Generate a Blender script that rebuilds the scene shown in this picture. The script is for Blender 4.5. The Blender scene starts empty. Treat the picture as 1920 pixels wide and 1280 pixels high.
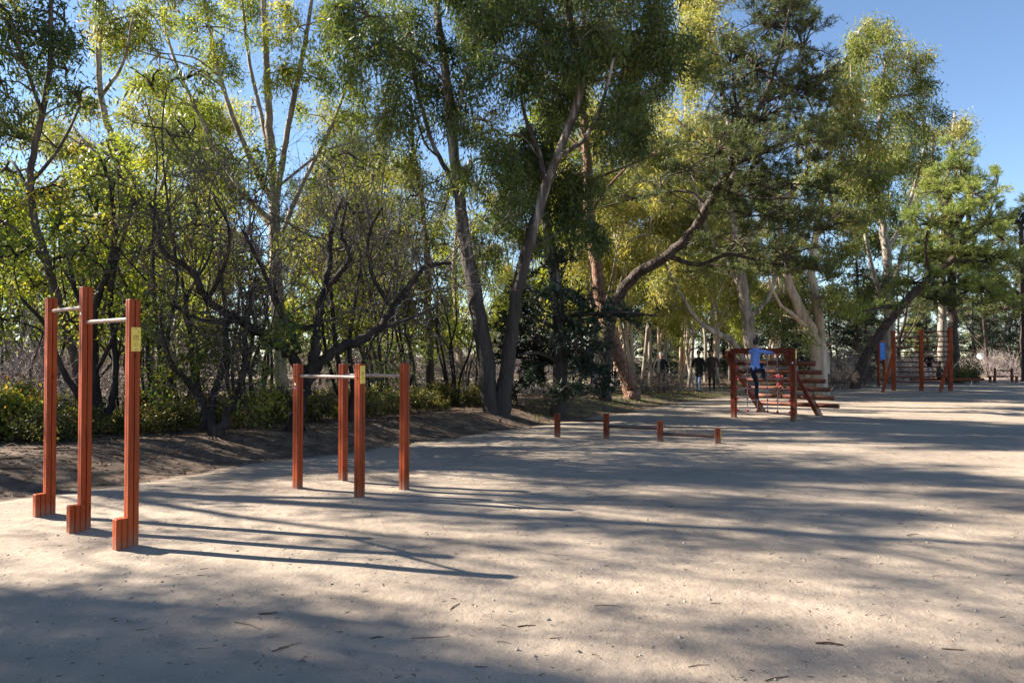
import bpy, bmesh, math, random
import numpy as np
from mathutils import Vector, Matrix, Quaternion

# ------------------------------------------------------------------ camera, sky, sun, exposure
scene = bpy.context.scene
COL = scene.collection
FPX = 1442.0                       # focal length in pixels of a 1920 px wide picture
CAMZ = 1.6
PITCH = math.atan(25.0 / FPX)
cam_data = bpy.data.cameras.new("camera")
cam_data.sensor_width = 36.0
cam_data.lens = FPX / 1920.0 * 36.0
cam_data.clip_start = 0.05
cam_data.clip_end = 3000.0
cam = bpy.data.objects.new("camera", cam_data)
COL.objects.link(cam)
cam.location = (0, 0, CAMZ)
cam.rotation_euler = (math.pi / 2 + PITCH, 0, 0)
scene.camera = cam

SUN_EL = math.radians(32.0)
SUN_AZ = math.radians(-74.5)       # measured from +Y towards +X
world = bpy.data.worlds.new("World")
scene.world = world
world.use_nodes = True
wn = world.node_tree
sky = wn.nodes.new('ShaderNodeTexSky')
sky.sky_type = 'NISHITA'
sky.sun_disc = False
sky.sun_elevation = SUN_EL
sky.sun_rotation = SUN_AZ
sky.altitude = 1300
sky.air_density = 1.0
sky.dust_density = 0.1
sky.ozone_density = 2.6
wn.links.new(sky.outputs[0], wn.nodes['Background'].inputs[0])
wn.nodes['Background'].inputs[1].default_value = 0.056
sun_data = bpy.data.lights.new("sun", 'SUN')
sun_data.energy = 5.0
sun_data.angle = math.radians(0.55)
sun_data.color = (1.0, 0.92, 0.80)
sun = bpy.data.objects.new("sun", sun_data)
COL.objects.link(sun)
sdir = Vector((math.sin(SUN_AZ) * math.cos(SUN_EL), math.cos(SUN_AZ) * math.cos(SUN_EL), math.sin(SUN_EL)))
sun.rotation_euler = sdir.to_track_quat('Z', 'Y').to_euler()
sun.location = sdir * 60
vs = scene.view_settings
vs.view_transform = 'Standard'
vs.look = 'None'
vs.gamma = 1.0
vs.exposure = 2.03
cy = scene.cycles
cy.max_bounces = 5
cy.diffuse_bounces = 2
cy.glossy_bounces = 2
cy.transmission_bounces = 3
cy.transparent_max_bounces = 4
cy.use_denoising = True
cy.sample_clamp_indirect = 6.0
scene.render.filter_size = 1.2
try:
    cy.denoiser = 'OPENIMAGEDENOISE'
    cy.denoising_input_passes = 'RGB_ALBEDO_NORMAL'
    cy.denoising_prefilter = 'NONE'
except Exception:
    pass

# ------------------------------------------------------------------ picture <-> place
CF = np.array([0, math.cos(PITCH), math.sin(PITCH)])
CU = np.array([0, -math.sin(PITCH), math.cos(PITCH)])
CR = np.array([1.0, 0, 0])
CP = np.array([0, 0, CAMZ])
def at(px, py, d):
    """point of the place seen at a pixel, d metres ahead of the camera"""
    return CP + d * (CF + (px - 960) / FPX * CR + (640 - py) / FPX * CU)

# ------------------------------------------------------------------ terrain
EDGE = np.array([(-60, -40), (-20, -4), (-12, 4.2), (-7.6, 8.0), (-6.1, 9.2), (-5.05, 10.25), (-4.2, 11.9), (-2.6, 13.6), (-1.63, 14.9),
                 (-0.12, 17), (2.04, 21), (7.2, 28.6), (11.5, 33.5), (15.5, 40), (22, 47), (34, 60), (60, 74), (120, 90), (500, 140)], float)
def edge_dist(x, y):
    x = np.atleast_1d(np.asarray(x, float)); y = np.atleast_1d(np.asarray(y, float))
    best = np.full(x.shape, 1e9); sgn = np.ones(x.shape)
    for (ax, ay), (bx, by) in zip(EDGE[:-1], EDGE[1:]):
        dx, dy = bx - ax, by - ay
        t = np.clip(((x - ax) * dx + (y - ay) * dy) / (dx * dx + dy * dy), 0, 1)
        qx, qy = ax + t * dx, ay + t * dy
        dd = np.hypot(x - qx, y - qy)
        side = dx * (y - ay) - dy * (x - ax)
        m = dd < best - 1e-9
        best = np.where(m, dd, best); sgn = np.where(m, np.sign(side), sgn)
    return best * sgn
def sstep(a, b, v):
    t = np.clip((v - a) / (b - a), 0, 1)
    return t * t * (3 - 2 * t)
PATH = np.array([(-30, 50), (-8, 45), (3.5, 39), (8.2, 32.5), (12, 32)], float)
def path_dist(x, y):
    best = np.full(np.shape(x), 1e9)
    for (ax, ay), (bx, by) in zip(PATH[:-1], PATH[1:]):
        dx, dy = bx - ax, by - ay
        t = np.clip(((x - ax) * dx + (y - ay) * dy) / (dx * dx + dy * dy), 0, 1)
        best = np.minimum(best, np.hypot(x - ax - t * dx, y - ay - t * dy))
    return best
def wob(x, y, f, s=0.0):
    return (np.sin(x * f + 1.3 + s) * np.cos(y * f * 1.17 + 0.4 + s * 2) + np.sin(x * f * 0.53 - y * f * 0.81 + s) * 0.7
            + np.sin(x * f * 1.9 + y * f * 1.4 + s * 3) * 0.35) / 2.0
def ground_z(x, y):
    x = np.atleast_1d(np.asarray(x, float)); y = np.atleast_1d(np.asarray(y, float))
    s = edge_dist(x, y) + 0.28 * wob(x, y, 1.1)
    fade = 1 - sstep(0, 9, x)
    h = 0.08 + 0.16 * fade
    z = h * sstep(-0.3, 1.5, s) + 0.025 * sstep(0.5, 1.2, s) * (1 - sstep(1.3, 2.4, s)) * (0.6 + wob(x, y, 1.7, 2))
    z = z + 0.03 * np.clip(wob(x, y, 0.9, 4), -1, 1) * sstep(0.6, 3, s)
    near = 1 - sstep(30, 60, np.hypot(x, y))
    z = z + near * (0.010 * wob(x, y, 1.3, 1) + 0.006 * wob(x, y, 3.1, 5) + 0.003 * wob(x, y, 7.3, 3)) * (1 - 0.0 * s)
    z = z - 0.035 * sstep(-0.9, -0.2, s) * (1 - sstep(-0.2, 0.5, s)) * fade     # shallow gutter at the foot of the bank
    return z
def gz(x, y):
    return float(ground_z(x, y)[0])
def on_ground(px, py):
    """ray through a pixel down to the terrain"""
    dirv = CF + (px - 960) / FPX * CR + (640 - py) / FPX * CU
    lo = 1.0
    d = lo
    while d < 150:
        p = CP + d * dirv
        if p[2] <= gz(p[0], p[1]):
            break
        d += 0.1
    lo, hi = d - 0.1, d
    for _ in range(14):
        m = (lo + hi) / 2; p = CP + m * dirv
        if p[2] <= gz(p[0], p[1]): hi = m
        else: lo = m
    return CP + hi * dirv
def gpt(px, d):
    x = (px - 960) / FPX * d; y = d
    return np.array([x, y, gz(x, y)])

# ------------------------------------------------------------------ objects and properties
def tag(o, label=None, cat=None, group=None, kind=None):
    if label: o["label"] = label
    if cat: o["category"] = cat
    if group: o["group"] = group
    if kind: o["kind"] = kind
    return o
def empty(name, loc, rz=0.0):
    o = bpy.data.objects.new(name, None)
    o.empty_display_size = 0.2
    o.location = loc
    o.rotation_euler = (0, 0, rz)
    COL.objects.link(o)
    return o
def link(name, me, mat, parent=None, loc=None):
    o = bpy.data.objects.new(name, me)
    if mat is not None:
        me.materials.clear() if len(me.materials) else None
        me.materials.append(mat)
    COL.objects.link(o)
    if parent is not None: o.parent = parent
    if loc is not None: o.location = loc
    return o
def copy_tree(o, parent=None):
    c = o.copy()
    COL.objects.link(c)
    c.parent = parent
    for ch in list(o.children): copy_tree(ch, c)
    return c

class G:
    """numpy geometry: quads only, with a tint value for each vertex"""
    def __init__(self):
        self.V = []; self.Q = []; self.T = []; self.n = 0
    def add(self, V, Q, tint=0.5):
        V = np.asarray(V, float).reshape(-1, 3); Q = np.asarray(Q, np.int64).reshape(-1, 4)
        t = np.full(len(V), tint) if np.isscalar(tint) else np.asarray(tint, float)
        self.V.append(V); self.Q.append(Q + self.n); self.T.append(t); self.n += len(V)
    def segs(self, P0, P1, R0, R1, tint=0.5, k=3):
        P0 = np.asarray(P0, float).reshape(-1, 3); P1 = np.asarray(P1, float).reshape(-1, 3)
        n = len(P0)
        if n == 0: return
        R0 = np.broadcast_to(np.asarray(R0, float), (n,)); R1 = np.broadcast_to(np.asarray(R1, float), (n,))
        D = P1 - P0; D = D / np.maximum(np.linalg.norm(D, axis=1, keepdims=True), 1e-9)
        A = np.where(np.abs(D[:, 2:3]) > 0.9, np.array([[1.0, 0, 0]]), np.array([[0, 0, 1.0]]))
        S = np.cross(D, A); S /= np.maximum(np.linalg.norm(S, axis=1, keepdims=True), 1e-9)
        W = np.cross(D, S)
        V = np.zeros((n, 2 * k, 3))
        for i in range(k):
            a = 2 * math.pi * i / k
            o = math.cos(a) * S + math.sin(a) * W
            V[:, i] = P0 + o * R0[:, None]
            V[:, k + i] = P1 + o * R1[:, None]
        Q = np.array([[i, (i + 1) % k, k + (i + 1) % k, k + i] for i in range(k)])
        Q = Q[None] + (np.arange(n) * 2 * k)[:, None, None]
        t = tint if np.isscalar(tint) else np.repeat(tint, 2 * k)
        self.add(V.reshape(-1, 3), Q.reshape(-1, 4), t)
    def tube(self, pts, rad, k=10, lump=0.0, rng=None, tint=0.5, cap=True):
        pts = np.asarray(pts, float); m = len(pts)
        T = np.gradient(pts, axis=0); T /= np.linalg.norm(T, axis=1, keepdims=True)
        a = np.array([1.0, 0, 0]) if abs(T[0][0]) < 0.8 else np.array([0, 1.0, 0])
        s = np.cross(T[0], a); s /= np.linalg.norm(s)
        ang = np.arange(k) * 2 * math.pi / k
        V = []
        lum = np.ones(k) if rng is None else 1 + lump * rng.normal(size=k)
        for i in range(m):
            s = s - T[i] * s.dot(T[i]); s /= np.linalg.norm(s)
            w = np.cross(T[i], s)
            if rng is not None:
                lum = 0.75 * lum + 0.25 * (1 + lump * 2 * rng.normal(size=k))
            V.append(pts[i] + (np.cos(ang)[:, None] * s + np.sin(ang)[:, None] * w) * (rad[i] * lum)[:, None])
        V = np.concatenate(V)
        Q = []
        for i in range(m - 1):
            for j in range(k):
                j2 = (j + 1) % k
                Q.append((i * k + j, i * k + j2, (i + 1) * k + j2, (i + 1) * k + j))
        if cap:
            V = np.concatenate([V, pts[-1:] + T[-1:] * rad[-1] * 0.6])
            e = len(V) - 1
            for j in range(0, k, 2):
                Q.append(((m - 1) * k + j, (m - 1) * k + (j + 1) % k, (m - 1) * k + (j + 2) % k, e))
        self.add(V, Q, tint)
    def leaves(self, P, D, L, W, tint, rng, fold=0.25):
        n = len(P)
        if n == 0: return
        D = D / np.maximum(np.linalg.norm(D, axis=1, keepdims=True), 1e-9)
        S = np.cross(D, rng.normal(size=(n, 3))); S /= np.maximum(np.linalg.norm(S, axis=1, keepdims=True), 1e-9)
        N = np.cross(D, S)
        L = np.broadcast_to(np.asarray(L, float), (n,))[:, None]; W = np.broadcast_to(np.asarray(W, float), (n,))[:, None]
        V = np.zeros((n, 4, 3))
        V[:, 0] = P
        V[:, 1] = P + D * L * 0.42 + S * W + N * W * fold
        V[:, 2] = P + D * L + N * L * 0.06
        V[:, 3] = P + D * L * 0.42 - S * W + N * W * fold
        Q = np.arange(n * 4).reshape(n, 4)
        self.add(V.reshape(-1, 3), Q, np.repeat(tint, 4))
    def mesh(self, name, offset=(0, 0, 0), smooth=False):
        V = np.concatenate(self.V) - np.asarray(offset, float); Q = np.concatenate(self.Q); T = np.concatenate(self.T)
        me = bpy.data.meshes.new(name)
        me.vertices.add(len(V)); me.vertices.foreach_set('co', V.astype(np.float32).ravel())
        me.loops.add(len(Q) * 4); me.loops.foreach_set('vertex_index', Q.astype(np.int32).ravel())
        me.polygons.add(len(Q)); me.polygons.foreach_set('loop_start', (np.arange(len(Q)) * 4).astype(np.int32))
        me.update(calc_edges=True)
        at_ = me.attributes.new('tint', 'FLOAT', 'POINT')
        at_.data.foreach_set('value', T.astype(np.float32))
        if smooth: me.shade_smooth()
        return me

class MB:
    """small hand-made meshes: prisms, boxes, tubes, spheres"""
    def __init__(self): self.v = []; self.f = []
    def add(self, v, f):
        n = len(self.v); self.v += [tuple(map(float, p)) for p in v]; self.f += [tuple(i + n for i in q) for q in f]
        return self
    def prism(self, prof, p0, p1, xdir, inset=0.004):
        p0 = Vector(p0); p1 = Vector(p1); z = (p1 - p0).normalized(); x = Vector(xdir); x = (x - z * x.dot(z)).normalized(); y = z.cross(x)
        n = len(prof); k = 0.93
        rings = [(p0, k), (p0 + z * inset, 1), (p1 - z * inset, 1), (p1, k)]
        v = []
        for c, sc in rings: v += [c + x * (a * sc) + y * (b * sc) for a, b in prof]
        f = []
        for r in range(3):
            for i in range(n): f.append((r * n + i, r * n + (i + 1) % n, (r + 1) * n + (i + 1) % n, (r + 1) * n + i))
        f.append(tuple(reversed(range(n)))); f.append(tuple(range(3 * n, 4 * n)))
        return self.add(v, f)
    def box(self, c, half, xdir=(1, 0, 0), zdir=(0, 0, 1), bev=0.003):
        a, b, h = half
        z = Vector(zdir).normalized()
        pr = [(a, -b), (a, b), (-a, b), (-a, -b)]
        bb = min(bev, a * .4, b * .4)
        pr = []
        for sx, sy in ((1, -1), (1, 1), (-1, 1), (-1, -1)):
            q = [(sx * a, sy * (b - bb)), (sx * (a - bb), sy * b)]
            if sx * sy > 0: pass
            else: q.reverse()
            pr += q
        return self.prism(pr, Vector(c) - z * h, Vector(c) + z * h, xdir, inset=min(bev, h * .4))
    def tube(self, pts, r, k=10):
        pts = [Vector(p) for p in pts]; m = len(pts)
        rr = [r] * m if np.isscalar(r) else list(r)
        v = []; s = None
        for i, p in enumerate(pts):
            t = (pts[min(i + 1, m - 1)] - pts[max(i - 1, 0)]).normalized()
            if s is None:
                s = t.cross(Vector((0, 0, 1)) if abs(t.z) < .9 else Vector((1, 0, 0))).normalized()
            s = (s - t * s.dot(t)).normalized(); w = t.cross(s)
            v += [p + (s * math.cos(2 * math.pi * j / k) + w * math.sin(2 * math.pi * j / k)) * rr[i] for j in range(k)]
        f = [(i * k + j, i * k + (j + 1) % k, (i + 1) * k + (j + 1) % k, (i + 1) * k + j) for i in range(m - 1) for j in range(k)]
        f += [tuple(reversed(range(k))), tuple(range((m - 1) * k, m * k))]
        return self.add(v, f)
    def log(self, p0, p1, r, k=12):
        p0 = Vector(p0); p1 = Vector(p1); d = (p1 - p0).normalized()
        return self.tube([p0, p0 + d * r * .12, p1 - d * r * .12, p1], [r * .88, r, r, r * .88], k)
    def ball(self, c, rad, k=10, m=6, up=(0, 0, 1)):
        c = Vector(c); rad = (rad,) * 3 if np.isscalar(rad) else rad
        q = Vector((0, 0, 1)).rotation_difference(Vector(up))
        v = []; f = []
        for i in range(m + 1):
            a = math.pi * i / m
            for j in range(k):
                b = 2 * math.pi * j / k
                v.append(c + q @ Vector((rad[0] * math.sin(a) * math.cos(b), rad[1] * math.sin(a) * math.sin(b), rad[2] * math.cos(a))))
        for i in range(m):
            for j in range(k): f.append((i * k + j, (i + 1) * k + j, (i + 1) * k + (j + 1) % k, i * k + (j + 1) % k))
        return self.add(v, f)
    def build(self, name, mat, parent=None, offset=None, smooth=False):
        me = bpy.data.meshes.new(name)
        v = self.v if offset is None else [(a - offset[0], b - offset[1], c - offset[2]) for a, b, c in self.v]
        me.from_pydata(v, [], self.f); me.update()
        if smooth:
            me.shade_smooth()
            try: me.set_sharp_from_angle(angle=math.radians(45))
            except Exception: pass
        return link(name, me, mat, parent)

# ------------------------------------------------------------------ materials
def new_mat(name):
    m = bpy.data.materials.new(name); m.use_nodes = True
    nt = m.node_tree; nt.nodes.clear()
    out = nt.nodes.new('ShaderNodeOutputMaterial')
    return m, nt, out
def N(nt, t, **kw):
    n = nt.nodes.new('ShaderNode' + t)
    for k, v in kw.items():
        if k in ('operation', 'blend_type', 'data_type', 'feature', 'attribute_name', 'noise_dimensions', 'distance', 'wave_type', 'bands_direction'):
            setattr(n, k, v)
        else:
            n.inputs[k].default_value = v
    return n
def ramp(nt, stops, fac):
    r = nt.nodes.new('ShaderNodeValToRGB')
    e = r.color_ramp.elements
    while len(e) > 1: e.remove(e[-1])
    e[0].position = stops[0][0]; e[0].color = (*stops[0][1], 1)
    for p, c in stops[1:]:
        x = e.new(p); x.color = (*c, 1)
    nt.links.new(fac, r.inputs[0])
    return r.outputs[0]
def mixc(nt, fac, a, b, mode='MIX'):
    n = nt.nodes.new('ShaderNodeMix'); n.data_type = 'RGBA'; n.blend_type = mode
    for sock, v in ((n.inputs[0], fac), (n.inputs[6], a), (n.inputs[7], b)):
        if isinstance(v, (int, float)): sock.default_value = v
        elif isinstance(v, tuple): sock.default_value = (*v, 1)
        else: nt.links.new(v, sock)
    return n.outputs[2]
def mathn(nt, op, a, b=None, clamp=False):
    n = nt.nodes.new('ShaderNodeMath'); n.operation = op; n.use_clamp = clamp
    for i, v in enumerate((a, b)):
        if v is None: continue
        if isinstance(v, (int, float)): n.inputs[i].default_value = v
        else: nt.links.new(v, n.inputs[i])
    return n.outputs[0]
def coords(nt, scale=(1, 1, 1), kind='Object'):
    tc = nt.nodes.new('ShaderNodeTexCoord'); mp = nt.nodes.new('ShaderNodeMapping')
    mp.inputs['Scale'].default_value = scale
    nt.links.new(tc.outputs[kind], mp.inputs[0])
    return mp.outputs[0]
def noise(nt, vec, scale, detail=4, rough=0.55):
    n = nt.nodes.new('ShaderNodeTexNoise'); n.inputs['Scale'].default_value = scale; n.inputs['Detail'].default_value = detail
    n.inputs['Roughness'].default_value = rough
    if vec is not None: nt.links.new(vec, n.inputs['Vector'])
    return n.outputs[0]
def bump(nt, h, strength, dist, prev=None):
    b = nt.nodes.new('ShaderNodeBump'); b.inputs['Strength'].default_value = strength; b.inputs['Distance'].default_value = dist
    nt.links.new(h, b.inputs['Height'])
    if prev is not None: nt.links.new(prev, b.inputs['Normal'])
    return b.outputs[0]
def principled(nt, out, col, rough=0.7, spec=0.4, metal=0.0, normal=None, coat=0.0):
    p = nt.nodes.new('ShaderNodeBsdfPrincipled')
    if isinstance(col, tuple): p.inputs['Base Color'].default_value = (*col, 1)
    else: nt.links.new(col, p.inputs['Base Color'])
    if isinstance(rough, (int, float)): p.inputs['Roughness'].default_value = rough
    else: nt.links.new(rough, p.inputs['Roughness'])
    p.inputs['Specular IOR Level'].default_value = spec
    p.inputs['Metallic'].default_value = metal
    p.inputs['Coat Weight'].default_value = coat
    p.inputs['Coat Roughness'].default_value = 0.25
    if normal is not None: nt.links.new(normal, p.inputs['Normal'])
    nt.links.new(p.outputs[0], out.inputs[0])
    return p
def plain(name, col, rough=0.6, spec=0.4, metal=0.0, var=0.15, scale=30):
    m, nt, out = new_mat(name)
    c = coords(nt)
    n = noise(nt, c, scale, 3)
    dark = tuple(x * (1 - var) for x in col); lite = tuple(min(1, x * (1 + var)) for x in col)
    principled(nt, out, ramp(nt, [(0.3, dark), (0.7, lite)], n), rough, spec, metal, bump(nt, n, 0.12, 0.01))
    return m
def leaf_mat(name, stops, trans=0.32, rough=0.5, spec=0.2, tw=(1.45, 1.4, 0.55)):
    m, nt, out = new_mat(name)
    a = N(nt, 'Attribute', attribute_name='tint')
    oi = nt.nodes.new('ShaderNodeObjectInfo')
    stops = [(p_, (c_[0] * (1.06 if p_ < 0.8 else 0.95), c_[1] * 1.0, c_[2])) for p_, c_ in stops]
    f = mathn(nt, 'ADD', a.outputs['Fac'], mathn(nt, 'MULTIPLY', mathn(nt, 'SUBTRACT', oi.outputs['Random'], 0.5), 0.16), True)
    col = ramp(nt, stops, f)
    p = nt.nodes.new('ShaderNodeBsdfPrincipled')
    nt.links.new(col, p.inputs['Base Color'])
    p.inputs['Roughness'].default_value = rough; p.inputs['Specular IOR Level'].default_value = spec
    t = nt.nodes.new('ShaderNodeBsdfTranslucent')
    tc = mixc(nt, 1.0, col, tw, 'MULTIPLY')
    nt.links.new(tc, t.inputs[0])
    mx = nt.nodes.new('ShaderNodeMixShader'); mx.inputs[0].default_value = trans
    nt.links.new(p.outputs[0], mx.inputs[1]); nt.links.new(t.outputs[0], mx.inputs[2])
    nt.links.new(mx.outputs[0], out.inputs[0])
    return m
def bark_mat(name, cols, zs=0.18, scale=5.0, bstr=0.6, lo=None, lo_h=3.0, cracks=0.0):
    m, nt, out = new_mat(name)
    c = coords(nt, (1, 1, zs))
    n1 = noise(nt, c, scale, 5, 0.6)
    n2 = noise(nt, coords(nt, (1, 1, zs * 0.5)), scale * 4, 4, 0.6)
    k = len(cols)
    col = ramp(nt, [(0.28 + 0.44 * i / max(1, k - 1), cc) for i, cc in enumerate(cols)], n1)
    col = mixc(nt, 0.5, col, ramp(nt, [(0.3, (0.55, 0.52, 0.5)), (0.7, (1.25, 1.22, 1.2))], n2), 'MULTIPLY')
    if lo is not None:
        tc = nt.nodes.new('ShaderNodeTexCoord'); sx = nt.nodes.new('ShaderNodeSeparateXYZ'); nt.links.new(tc.outputs['Object'], sx.inputs[0])
        h = mathn(nt, 'ADD', sx.outputs[2], mathn(nt, 'MULTIPLY', mathn(nt, 'SUBTRACT', n1, 0.5), 5.0))
        mr = nt.nodes.new('ShaderNodeMapRange'); mr.inputs[1].default_value = lo_h * 0.6; mr.inputs[2].default_value = lo_h * 1.3
        nt.links.new(h, mr.inputs[0])
        lowc = ramp(nt, [(0.3, tuple(x * 0.6 for x in lo)), (0.7, tuple(x * 1.3 for x in lo))], n2)
        col = mixc(nt, mr.outputs[0], lowc, col)
    nrm = bump(nt, n2, bstr, 0.03)
    if cracks:
        v = nt.nodes.new('ShaderNodeTexVoronoi'); v.feature = 'DISTANCE_TO_EDGE'; v.inputs['Scale'].default_value = 14
        nt.links.new(coords(nt, (1, 1, 0.35)), v.inputs['Vector'])
        col = mixc(nt, ramp(nt, [(0.0, (1, 1, 1)), (0.12, (0, 0, 0))], v.outputs[0]), col, tuple(x * 0.35 for x in cols[0]))
        nrm = bump(nt, v.outputs[0], cracks, 0.05, nrm)
    principled(nt, out, col, 0.85, 0.25, normal=nrm)
    return m

M = {}
# sand, bank litter
def ground_mat():
    m, nt, out = new_mat('sandy_ground')
    c = coords(nt)
    big = noise(nt, c, 0.45, 4, 0.55); mid = noise(nt, c, 4.0, 5, 0.6); fine = noise(nt, c, 70, 3, 0.6); grit = noise(nt, c, 260, 2, 0.6)
    sand = ramp(nt, [(0.30, (0.250, 0.200, 0.154)), (0.55, (0.312, 0.252, 0.196)), (0.75, (0.355, 0.289, 0.224))], big)
    sand = mixc(nt, 0.55, sand, ramp(nt, [(0.3, (0.80, 0.80, 0.82)), (0.7, (1.12, 1.1, 1.06))], mid), 'MULTIPLY')
    sand = mixc(nt, 0.5, sand, ramp(nt, [(0.25, (0.74, 0.73, 0.72)), (0.5, (1, 1, 1)), (0.75, (1.2, 1.19, 1.17))], fine), 'MULTIPLY')
    v = nt.nodes.new('ShaderNodeTexVoronoi'); v.inputs['Scale'].default_value = 55; v.inputs['Randomness'].default_value = 1
    nt.links.new(c, v.inputs['Vector'])
    sep = nt.nodes.new('ShaderNodeSeparateColor'); nt.links.new(v.outputs['Color'], sep.inputs[0])
    speck = mathn(nt, 'MULTIPLY', mathn(nt, 'LESS_THAN', v.outputs['Distance'], 0.22), mathn(nt, 'GREATER_THAN', sep.outputs[0], 0.91))
    sand = mixc(nt, mathn(nt, 'MULTIPLY', speck, 0.75), sand, mixc(nt, sep.outputs[1], (0.16, 0.12, 0.09), (0.52, 0.47, 0.42)))
    lit = ramp(nt, [(0.28, (0.045, 0.031, 0.022)), (0.5, (0.10, 0.070, 0.050)), (0.72, (0.18, 0.130, 0.095))], mid)
    lit = mixc(nt, 0.6, lit, ramp(nt, [(0.3, (0.55, 0.55, 0.55)), (0.7, (1.5, 1.45, 1.4))], fine), 'MULTIPLY')
    green = ramp(nt, [(0.3, (0.05, 0.06, 0.022)), (0.7, (0.13, 0.13, 0.05))], fine)
    gg = N(nt, 'Attribute', attribute_name='green')
    lit = mixc(nt, mathn(nt, 'MULTIPLY', gg.outputs['Fac'], ramp(nt, [(0.42, (0, 0, 0)), (0.6, (1, 1, 1))], mid)), lit, green)
    a = N(nt, 'Attribute', attribute_name='litter')
    f = mathn(nt, 'ADD', a.outputs['Fac'], mathn(nt, 'MULTIPLY', mathn(nt, 'SUBTRACT', mid, 0.5), 1.1))
    f = mathn(nt, 'ADD', f, mathn(nt, 'MULTIPLY', mathn(nt, 'SUBTRACT', fine, 0.5), 0.5))
    mr = nt.nodes.new('ShaderNodeMapRange'); mr.interpolation_type = 'SMOOTHSTEP'; mr.inputs[1].default_value = 0.3; mr.inputs[2].default_value = 0.7
    nt.links.new(f, mr.inputs[0])
    col = mixc(nt, mr.outputs[0], sand, lit)
    foot = noise(nt, c, 1.7, 3, 0.5)
    scuff = noise(nt, c, 9.0, 3, 0.6)
    nrm = bump(nt, foot, 0.45, 0.10); nrm = bump(nt, mid, 0.5, 0.04, nrm); nrm = bump(nt, scuff, 0.4, 0.03, nrm); nrm = bump(nt, fine, 0.4, 0.010, nrm); nrm = bump(nt, grit, 0.25, 0.003, nrm)
    principled(nt, out, col, 0.92, 0.15, normal=nrm)
    return m
M['ground'] = ground_mat()
def wood_mat(name, base, dark, lite, dust=0.0):
    m, nt, out = new_mat(name)
    g = noise(nt, coords(nt, (1, 1, 0.05)), 55, 5, 0.6)
    b = noise(nt, coords(nt, (1, 1, 0.35)), 5, 4, 0.6)
    col = ramp(nt, [(0.25, dark), (0.5, base), (0.78, lite)], g)
    col = mixc(nt, 0.75, col, ramp(nt, [(0.3, (0.72, 0.66, 0.62)), (0.7, (1.2, 1.1, 1.02))], b), 'MULTIPLY')
    crk = noise(nt, coords(nt, (1, 1, 0.03)), 30, 2, 0.4)
    col = mixc(nt, ramp(nt, [(0.485, (0, 0, 0)), (0.5, (0.75, 0.75, 0.75)), (0.515, (0, 0, 0))], crk), col, tuple(x * 0.35 for x in dark))
    fade = noise(nt, coords(nt, (0.4, 0.4, 0.5)), 2.2, 4, 0.65)
    col = mixc(nt, ramp(nt, [(0.5, (0, 0, 0)), (0.75, (0.55, 0.55, 0.55))], fade), col, tuple(min(1, x * 1.35 + 0.012) for x in lite))
    vk = nt.nodes.new('ShaderNodeTexVoronoi'); vk.inputs['Scale'].default_value = 9; nt.links.new(coords(nt, (1, 1, 0.45)), vk.inputs['Vector'])
    col = mixc(nt, ramp(nt, [(0.05, (0.8, 0.8, 0.8)), (0.11, (0, 0, 0))], vk.outputs['Distance']), col, tuple(x * 0.4 for x in dark))
    wear = noise(nt, coords(nt, (1, 1, 0.5)), 13, 5, 0.7)
    col = mixc(nt, ramp(nt, [(0.66, (0, 0, 0)), (0.76, (0.4, 0.4, 0.4))], wear), col, (0.27, 0.11, 0.055))
    tc = nt.nodes.new('ShaderNodeTexCoord'); sx = nt.nodes.new('ShaderNodeSeparateXYZ'); nt.links.new(tc.outputs['Object'], sx.inputs[0])
    h = mathn(nt, 'ADD', sx.outputs[2], mathn(nt, 'MULTIPLY', mathn(nt, 'SUBTRACT', b, 0.5), 0.25))
    mr = nt.nodes.new('ShaderNodeMapRange'); mr.inputs[1].default_value = 0.0; mr.inputs[2].default_value = 0.16; mr.inputs[3].default_value = 0.85; mr.inputs[4].default_value = 0.0
    nt.links.new(h, mr.inputs[0])
    col = mixc(nt, mathn(nt, 'MULTIPLY', mr.outputs[0], 0.55 + dust, True), col, (0.27, 0.20, 0.15))
    nrm = bump(nt, g, 0.25, 0.004)
    rg = ramp(nt, [(0.3, (0.42,) * 3), (0.7, (0.62,) * 3)], b)
    principled(nt, out, col, rg, 0.2, normal=nrm)
    return m
M['wood'] = wood_mat('stained_wood', (0.255, 0.043, 0.0075), (0.155, 0.021, 0.0035), (0.31, 0.066, 0.014))
M['wood2'] = wood_mat('weathered_stained_wood', (0.135, 0.025, 0.008), (0.065, 0.012, 0.004), (0.19, 0.044, 0.017), 0.1)
M['log'] = wood_mat('log_wood', (0.135, 0.045, 0.024), (0.06, 0.02, 0.012), (0.20, 0.085, 0.05))
M['bar'] = plain('worn_bar', (0.29, 0.20, 0.155), 0.42, 0.4, 0.0, 0.3, 25)
M['darkbar'] = plain('dark_bar', (0.035, 0.016, 0.011), 0.45, 0.5, 0.1, 0.3, 30)
M['yellow'] = plain('yellow_plate', (0.72, 0.50, 0.075), 0.45, 0.4, 0, 0.06)
M['ink'] = plain('printed_ink', (0.10, 0.085, 0.05), 0.6, 0.3)
M['bolt'] = plain('bolt_zinc', (0.28, 0.31, 0.28), 0.35, 0.5, 0.8)
M['white'] = plain('white_badge', (0.75, 0.75, 0.73), 0.4, 0.5, 0, 0.05)
M['rope'] = plain('rope', (0.30, 0.30, 0.34), 0.8, 0.3, 0, 0.25, 90)
M['red'] = plain('red_plastic', (0.55, 0.035, 0.03), 0.4, 0.5, 0, 0.12)
M['blue'] = plain('blue_panel', (0.03, 0.15, 0.46), 0.75, 0.15, 0, 0.15, 12)
M['paleblue'] = plain('pale_print', (0.12, 0.28, 0.55), 0.7, 0.2)
M['steel'] = plain('galvanised_steel', (0.36, 0.37, 0.38), 0.45, 0.5, 0.7)
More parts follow.
